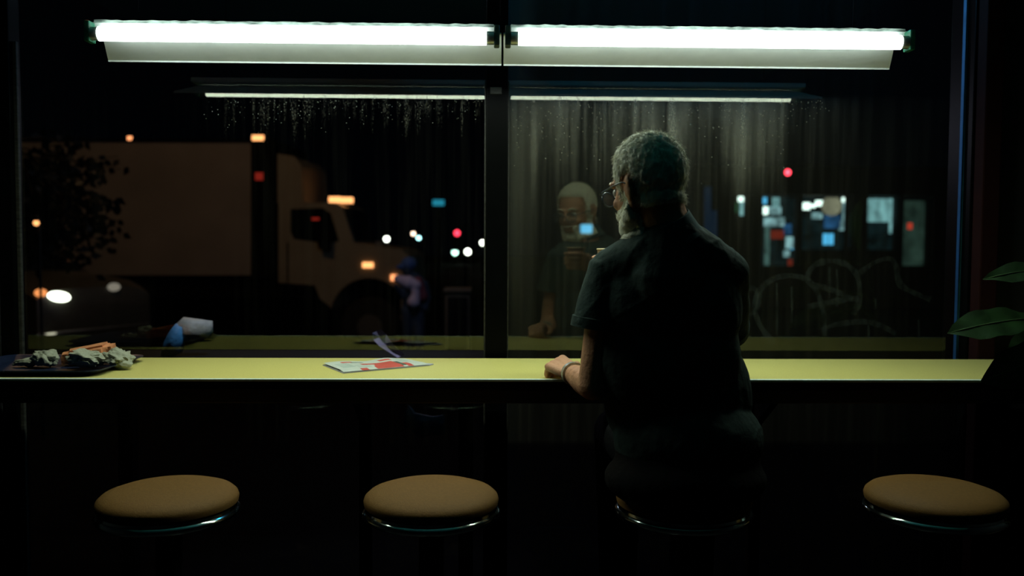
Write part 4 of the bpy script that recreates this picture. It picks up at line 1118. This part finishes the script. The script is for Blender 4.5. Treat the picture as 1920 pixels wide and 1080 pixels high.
m_ = MB().ell(pp_(767, 495), (0.105, 0.125, 0.095)); m_.cone(pp_(758, 499, -.02), 0.055, pp_(745, 501, -.1), 0.02)
link('cap', remesh(m_, 'cap', 0.010, 3), MT['navy'], ped, smooth=True)
m_ = MB().cone(pp_(746, 523, -.14), 0.055, pp_(765, 530, -.14), 0.085); m_.cone(pp_(765, 528, -.14), 0.08, pp_(780, 535, -.14), 0.07)
m_.cone(pp_(776, 535, -.14), 0.06, pp_(780, 552, -.15), 0.055); m_.cone(pp_(780, 552, -.15), 0.055, pp_(776, 566, -.15), 0.085)
link('scarf', remesh(m_, 'scarf', 0.012, 4), MT['lav'], ped, smooth=True)
m_ = MB().cone(pp_(784, 527, -.08), 0.06, pp_(792, 556, -.08), 0.075)
link('sleeve', remesh(m_, 'sleeve', 0.012, 3), MT['maroon'], ped, smooth=True)
point('pedestrian_fill', (at(760, 500, 9.0).x, 9.2, 2.6), 24.0, (0.75, 0.75, 1.0), 0.2)  # added point light that brightens the pedestrian

# street cabinet
q0, q1 = at(832, 541, 10.5), at(884, 541, 10.5)
cb = thing('street_cabinet', 'brown utility cabinet on the pavement just left of the mullion', 'cabinet', Vector(((q0.x + q1.x) / 2, 10.6, STREET)))
obj('cabinet_body', MB().box((q0.x + .02, 10.45, STREET), (q1.x - .02, 10.85, q0.z - 0.04), 0.01), MT['cabinet'], cb)
obj('cabinet_lid', MB().box((q0.x, 10.42, q0.z - 0.04), (q1.x, 10.88, q0.z), 0.01), MT['cabinet'], cb)
obj('cabinet_door', MB().box((q0.x + .05, 10.43, STREET + 0.15), (q1.x - .05, 10.45, q0.z - 0.10), 0.005), MT['black'], cb)

# ------------------------------------------------------------ far lamps and signals
def street_lamp(px, py, D, m, r, lb, grp='distant street lamps', k=1.0):
    p = at(px, py, D)
    t = thing('street_lamp', lb, 'street lamp', Vector((p.x, D + 0.2, STREET)), grp)
    obj('pole', MB().tube([(p.x, D + 0.35 * k, STREET), (p.x, D + 0.35 * k, p.z + 0.3 * k), (p.x, D, p.z + 0.35 * k)], [0.09 * k, 0.07 * k, 0.05 * k], 8), MT['lampmetal'], t)
    obj('lamp_head', MB().lathe([(r * 1.2, 0.0), (r * 1.2, 0.1 * k), (r * 0.4, 0.4 * k)], (p.x, D, p.z + r * 0.8), 12), MT['lampmetal'], t)
    obj('globe', MB().ell(p, (r, r, r)), m, t, smooth=True, sharp=False)
street_lamp(725, 448, 60, MT['farwhite'], 0.17, 'lone white street lamp far behind the truck bonnet')
street_lamp(775, 438, 66, MT['farpink'], 0.14, 'pinkish street lamp, left of a close pair above the pedestrian')
street_lamp(785, 446, 64, MT['farcyan'], 0.14, 'pale cyan street lamp, right of a close pair above the pedestrian')
street_lamp(905, 455, 55, MT['farwhite'], 0.15, 'white street lamp touching the left edge of the mullion')
street_lamp(68, 418, 8.2, MT['amberhot'], 0.026, 'small amber lamp on a thin post near the left window jamb', None, 0.15)
def signal(px, py, D, r, m, lb, grp=None, mast=1):
    p = at(px, py, D)
    t = thing('traffic_light', lb, 'traffic light', Vector((p.x + mast, D + 0.3, STREET)), grp)
    obj('housing', MB().box((p.x - r * 1.5, D + 0.05, p.z - r * 6.6), (p.x + r * 1.5, D + 0.35, p.z + r * 1.6), 0.02), MT['black'], t)
    for k, mm in enumerate((m, MT['black'], MT['black'])):
        obj('lens', MB().ell((p.x, D + 0.04, p.z - k * r * 2.5), (r, 0.05, r)), mm, t, smooth=True, sharp=False)
    obj('mast', MB().tube([(p.x + mast, D + 0.4, STREET), (p.x + mast, D + 0.4, p.z + r * 3), (p.x, D + 0.4, p.z + r * 2.2)], 0.07, 8), MT['lampmetal'], t)
    obj('bracket', MB().box((p.x - 0.05, D + 0.33, p.z - r), (p.x + 0.05, D + 0.45, p.z + r * 2.3)), MT['lampmetal'], t)
signal(1478, 323, 24, 0.08, MT['nearred'], 'red traffic light above the shop fronts in the right pane', mast=1.8)
signal(857, 437, 62, 0.19, MT['farred'], 'small far red traffic light beside the mullion', mast=1.2)
# far car with headlights
fD = 78; h0, h1 = at(853, 473, fD), at(877, 472, fD)
fc = thing('approaching_car', 'distant car approaching with both headlights on, left of the mullion', 'car', Vector(((h0.x + h1.x) / 2, fD + 2, STREET)))
mx = (h0.x + h1.x) / 2
obj('bodywork', MB().prism([Vector((mx - 0.9, fD, h0.z + 0.25)), Vector((mx + 0.9, fD, h0.z + 0.25)), Vector((mx + 0.9, fD, STREET + 0.2)), Vector((mx - 0.9, fD, STREET + 0.2))], (0, 4.4, 0)), MT['black'], fc)
obj('cabin', MB().prism([Vector((mx - 0.8, fD + 1.2, h0.z + 0.25)), Vector((mx + 0.8, fD + 1.2, h0.z + 0.25)), Vector((mx + 0.6, fD + 1.8, h0.z + 0.75)), Vector((mx - 0.6, fD + 1.8, h0.z + 0.75))], (0, 2.0, 0)), MT['darkglass'], fc)
for hh, mm in ((h0, 'fargreen'), (h1, 'farwhite')):
    obj('headlight', MB().ell(hh - Vector((0, 0.05, 0)), (0.24, 0.08, 0.24)), MT[mm], fc, smooth=True, sharp=False)
for s in (-0.75, 0.75):
    for yy in (0.8, 3.5): obj('wheel', MB().tube([(mx + s - 0.1, fD + yy, STREET + 0.33), (mx + s + 0.1, fD + yy, STREET + 0.33)], 0.33, 16), MT['blackrub'], fc)
# teal sign
q = at(822, 380, 40)
sg = thing('hanging_sign', 'small teal lit sign high above the far street', 'sign', Vector((q.x, 40.2, STREET)))
obj('sign_face', MB().box((q.x - 0.26, 40, q.z - 0.13), (q.x + 0.26, 40.08, q.z + 0.13), 0.03), MT['teal'], sg)
obj('sign_post', MB().tube([(q.x, 40.14, STREET), (q.x, 40.14, q.z + 0.1)], 0.05, 8), MT['lampmetal'], sg)

# ------------------------------------------------------------ shops across the street (right pane)
SD = 25.0
def sp_(px, py, dy=0.0): return at(px, py, SD + dy)
bl = thing('shop_building', 'dark single-storey shop row with lit windows across the street', 'building', Vector((sp_(1560, 500).x, SD + 2, STREET)))
xa, xb = sp_(1310, 400).x, sp_(1800, 400).x; ztop = sp_(1560, 352).z; zb_ = STREET
openings = [('shop_window', 1378, 1403, 366, 412), ('shop_window', 1428, 1500, 368, 500), ('shop_window', 1504, 1602, 368, 470), ('shop_window', 1626, 1688, 370, 470), ('shop_window', 1692, 1750, 374, 500)]
# wall built as piers between the openings, plus parapet and sills
edges = [1310] + [v for o_ in openings for v in o_[1:3]] + [1800]
for k in range(0, len(edges), 2):
    a_, b_ = sp_(edges[k], 400).x, sp_(edges[k + 1], 400).x
    obj('pier', MB().box((a_, SD, zb_), (b_, SD + 0.5, sp_(1500, 366).z)), MT['brickdark'], bl)
obj('parapet', MB().box((xa, SD - 0.05, sp_(1500, 366).z), (xb, SD + 0.6, ztop + 0.6), 0.02), MT['brickdark'], bl)
obj('roof', MB().box((xa, SD + 0.6, ztop + 0.3), (xb, SD + 5, ztop + 0.5)), MT['brickdark'], bl)
def sh_box(x0, y0, x1, y1, m, dy, name, par, th_=0.06):
    a_, b_ = sp_(x0, y1, dy), sp_(x1, y0, dy)
    return obj(name, MB().box((a_.x, SD + dy, a_.z), (b_.x, SD + dy + th_, b_.z)), m, par)
wnd = []
for nm, x0, x1, y0, y1 in openings:
    a_, b_ = sp_(x0, y1), sp_(x1, y0)
    obj('sill', MB().box((a_.x, SD, zb_), (b_.x, SD + 0.5, a_.z)), MT['brickdark'], bl)
    fr = MB(); t_f = 0.03
    fr.box((a_.x, SD + 0.1, a_.z), (b_.x, SD + 0.16, a_.z + t_f)); fr.box((a_.x, SD + 0.1, b_.z - t_f), (b_.x, SD + 0.16, b_.z))
    fr.box((a_.x, SD + 0.1, a_.z), (a_.x + t_f, SD + 0.16, b_.z)); fr.box((b_.x - t_f, SD + 0.1, a_.z), (b_.x, SD + 0.16, b_.z))
    wnd.append(obj(nm, fr, MT['black'], bl))
sh_box(1385, 366, 1400, 378, MT['shoplamp'], 0.5, 'lit_panel', wnd[0]); sh_box(1388, 378, 1398, 404, MT['shopbright'], 0.55, 'lit_panel', wnd[0])
sh_box(1372, 380, 1384, 398, emit('dim_green_glow', (0.05, 0.3, 0.12), 0.15), 0.7, 'lit_panel', wnd[0])
sh_box(1428, 368, 1502, 500, MT['shopdark'], 2.0, 'back_panel', wnd[1])
for r_ in ((1424, 370, 1438, 382, 'shopblue'), (1449, 370, 1462, 388, 'shopbright'), (1432, 388, 1465, 402, 'shopwhite'), (1432, 388, 1440, 402, 'shoplamp'), (1433, 408, 1472, 424, 'shopwhite'),
           (1434, 424, 1444, 500, 'shopbright2'), (1446, 432, 1470, 448, 'shopred'), (1470, 420, 1484, 440, 'shopblue2'), (1474, 444, 1488, 466, 'shopwhite'), (1484, 452, 1491, 468, 'shopblue'), (1470, 470, 1481, 482, 'shopwhite'),
           (1478, 486, 1486, 504, 'shopred')):
    if r_[4] not in MT:
        MT[r_[4]] = emit('dim_shelf_light', (0.25, 0.55, 0.5), 0.14, var=0.5) if r_[4] == 'shopbright2' else emit('dim_blue_light', (0.05, 0.25, 0.6), 0.22, var=0.5)
    sh_box(*r_[:4], MT[r_[4]], 0.7 + 0.05 * random.random(), 'lit_display', wnd[1])
sh_box(1504, 366, 1604, 500, MT['shopdark'], 2.4, 'back_panel', wnd[2])
for r_ in ((1505, 380, 1519, 393, 'shoplamp'), (1521, 383, 1529, 389, 'shoplamp'), (1530, 376, 1543, 386, 'shoplamp'), (1523, 399, 1542, 410, 'shopwhite'), (1580, 368, 1601, 379, 'shoplamp'),
           (1580, 380, 1601, 432, 'shopwhite'), (1546, 404, 1576, 428, 'shopblue2'), (1574, 414, 1584, 432, 'shopwhite'), (1544, 438, 1553, 459, 'shopblue'), (1555, 438, 1563, 459, 'shopblue')):
    sh_box(*r_[:4], MT[r_[4]], 0.7 + 0.05 * random.random(), 'lit_display', wnd[2])
c_ = sp_(1560, 386, 0.6); rr = 19 * SD / FPX
obj('round_sign', MB().tube([c_, c_ + Vector((0, 0.06, 0))], rr, 28), MT['shopwarm'], wnd[2])
sh_box(1628, 372, 1686, 416, MT['shopbright'], 0.6, 'lit_blind', wnd[3])
sh_box(1668, 416, 1686, 438, MT['shopbright'], 0.6, 'lit_blind', wnd[3])
sh_box(1628, 416, 1668, 470, MT['shopdark'], 0.8, 'back_panel', wnd[3]); sh_box(1668, 438, 1686, 470, MT['shopdark'], 0.8, 'back_panel', wnd[3])
sh_box(1694, 376, 1749, 498, MT['shopdim'], 0.5, 'lit_blind', wnd[4])
sh_box(1703, 418, 1711, 430, emit('red_exit_lamp', (0.9, 0.08, 0.04), 0.5), 0.4, 'red_lamp', wnd[4])
# blue neon uprights on the corner building behind the man
nb = thing('neon_sign', 'dim vertical blue neon sign beside the man in the right pane', 'sign', Vector((at(1335, 450, 22).x, 22.2, STREET)))
for px, y0, y1 in ((1327, 350, 470), (1338, 395, 460)):
    obj('neon_tube', MB().tube([at(px, y0, 22), at(px, y1, 22)], 0.09, 8), emit('dim_blue_neon', (0.02, 0.18, 0.5), 0.035), nb)
obj('backboard', MB().box((at(1318, 400, 22.1).x, 22.1, at(1318, 480, 22.1).z), (at(1346, 400, 22.1).x, 22.2, at(1318, 340, 22.1).z)), MT['black'], nb)
obj('sign_post', MB().tube([(at(1333, 400, 22.15).x, 22.15, STREET), (at(1333, 400, 22.15).x, 22.15, at(1318, 480, 22.1).z)], 0.06, 8), MT['lampmetal'], nb)
q = at(1100, 429, 20)
ls = thing('shop_lightbox', 'small bright blue lit sign seen beside the man\'s chin', 'sign', Vector((q.x, 20.2, STREET)))
obj('lightbox_face', MB().box((q.x - 0.13, 20, q.z - 0.10), (q.x + 0.13, 20.1, q.z + 0.10), 0.03), MT['shopblue'], ls)
obj('sign_post', MB().tube([(q.x, 20.16, STREET), (q.x, 20.16, q.z)], 0.05, 8), MT['lampmetal'], ls)
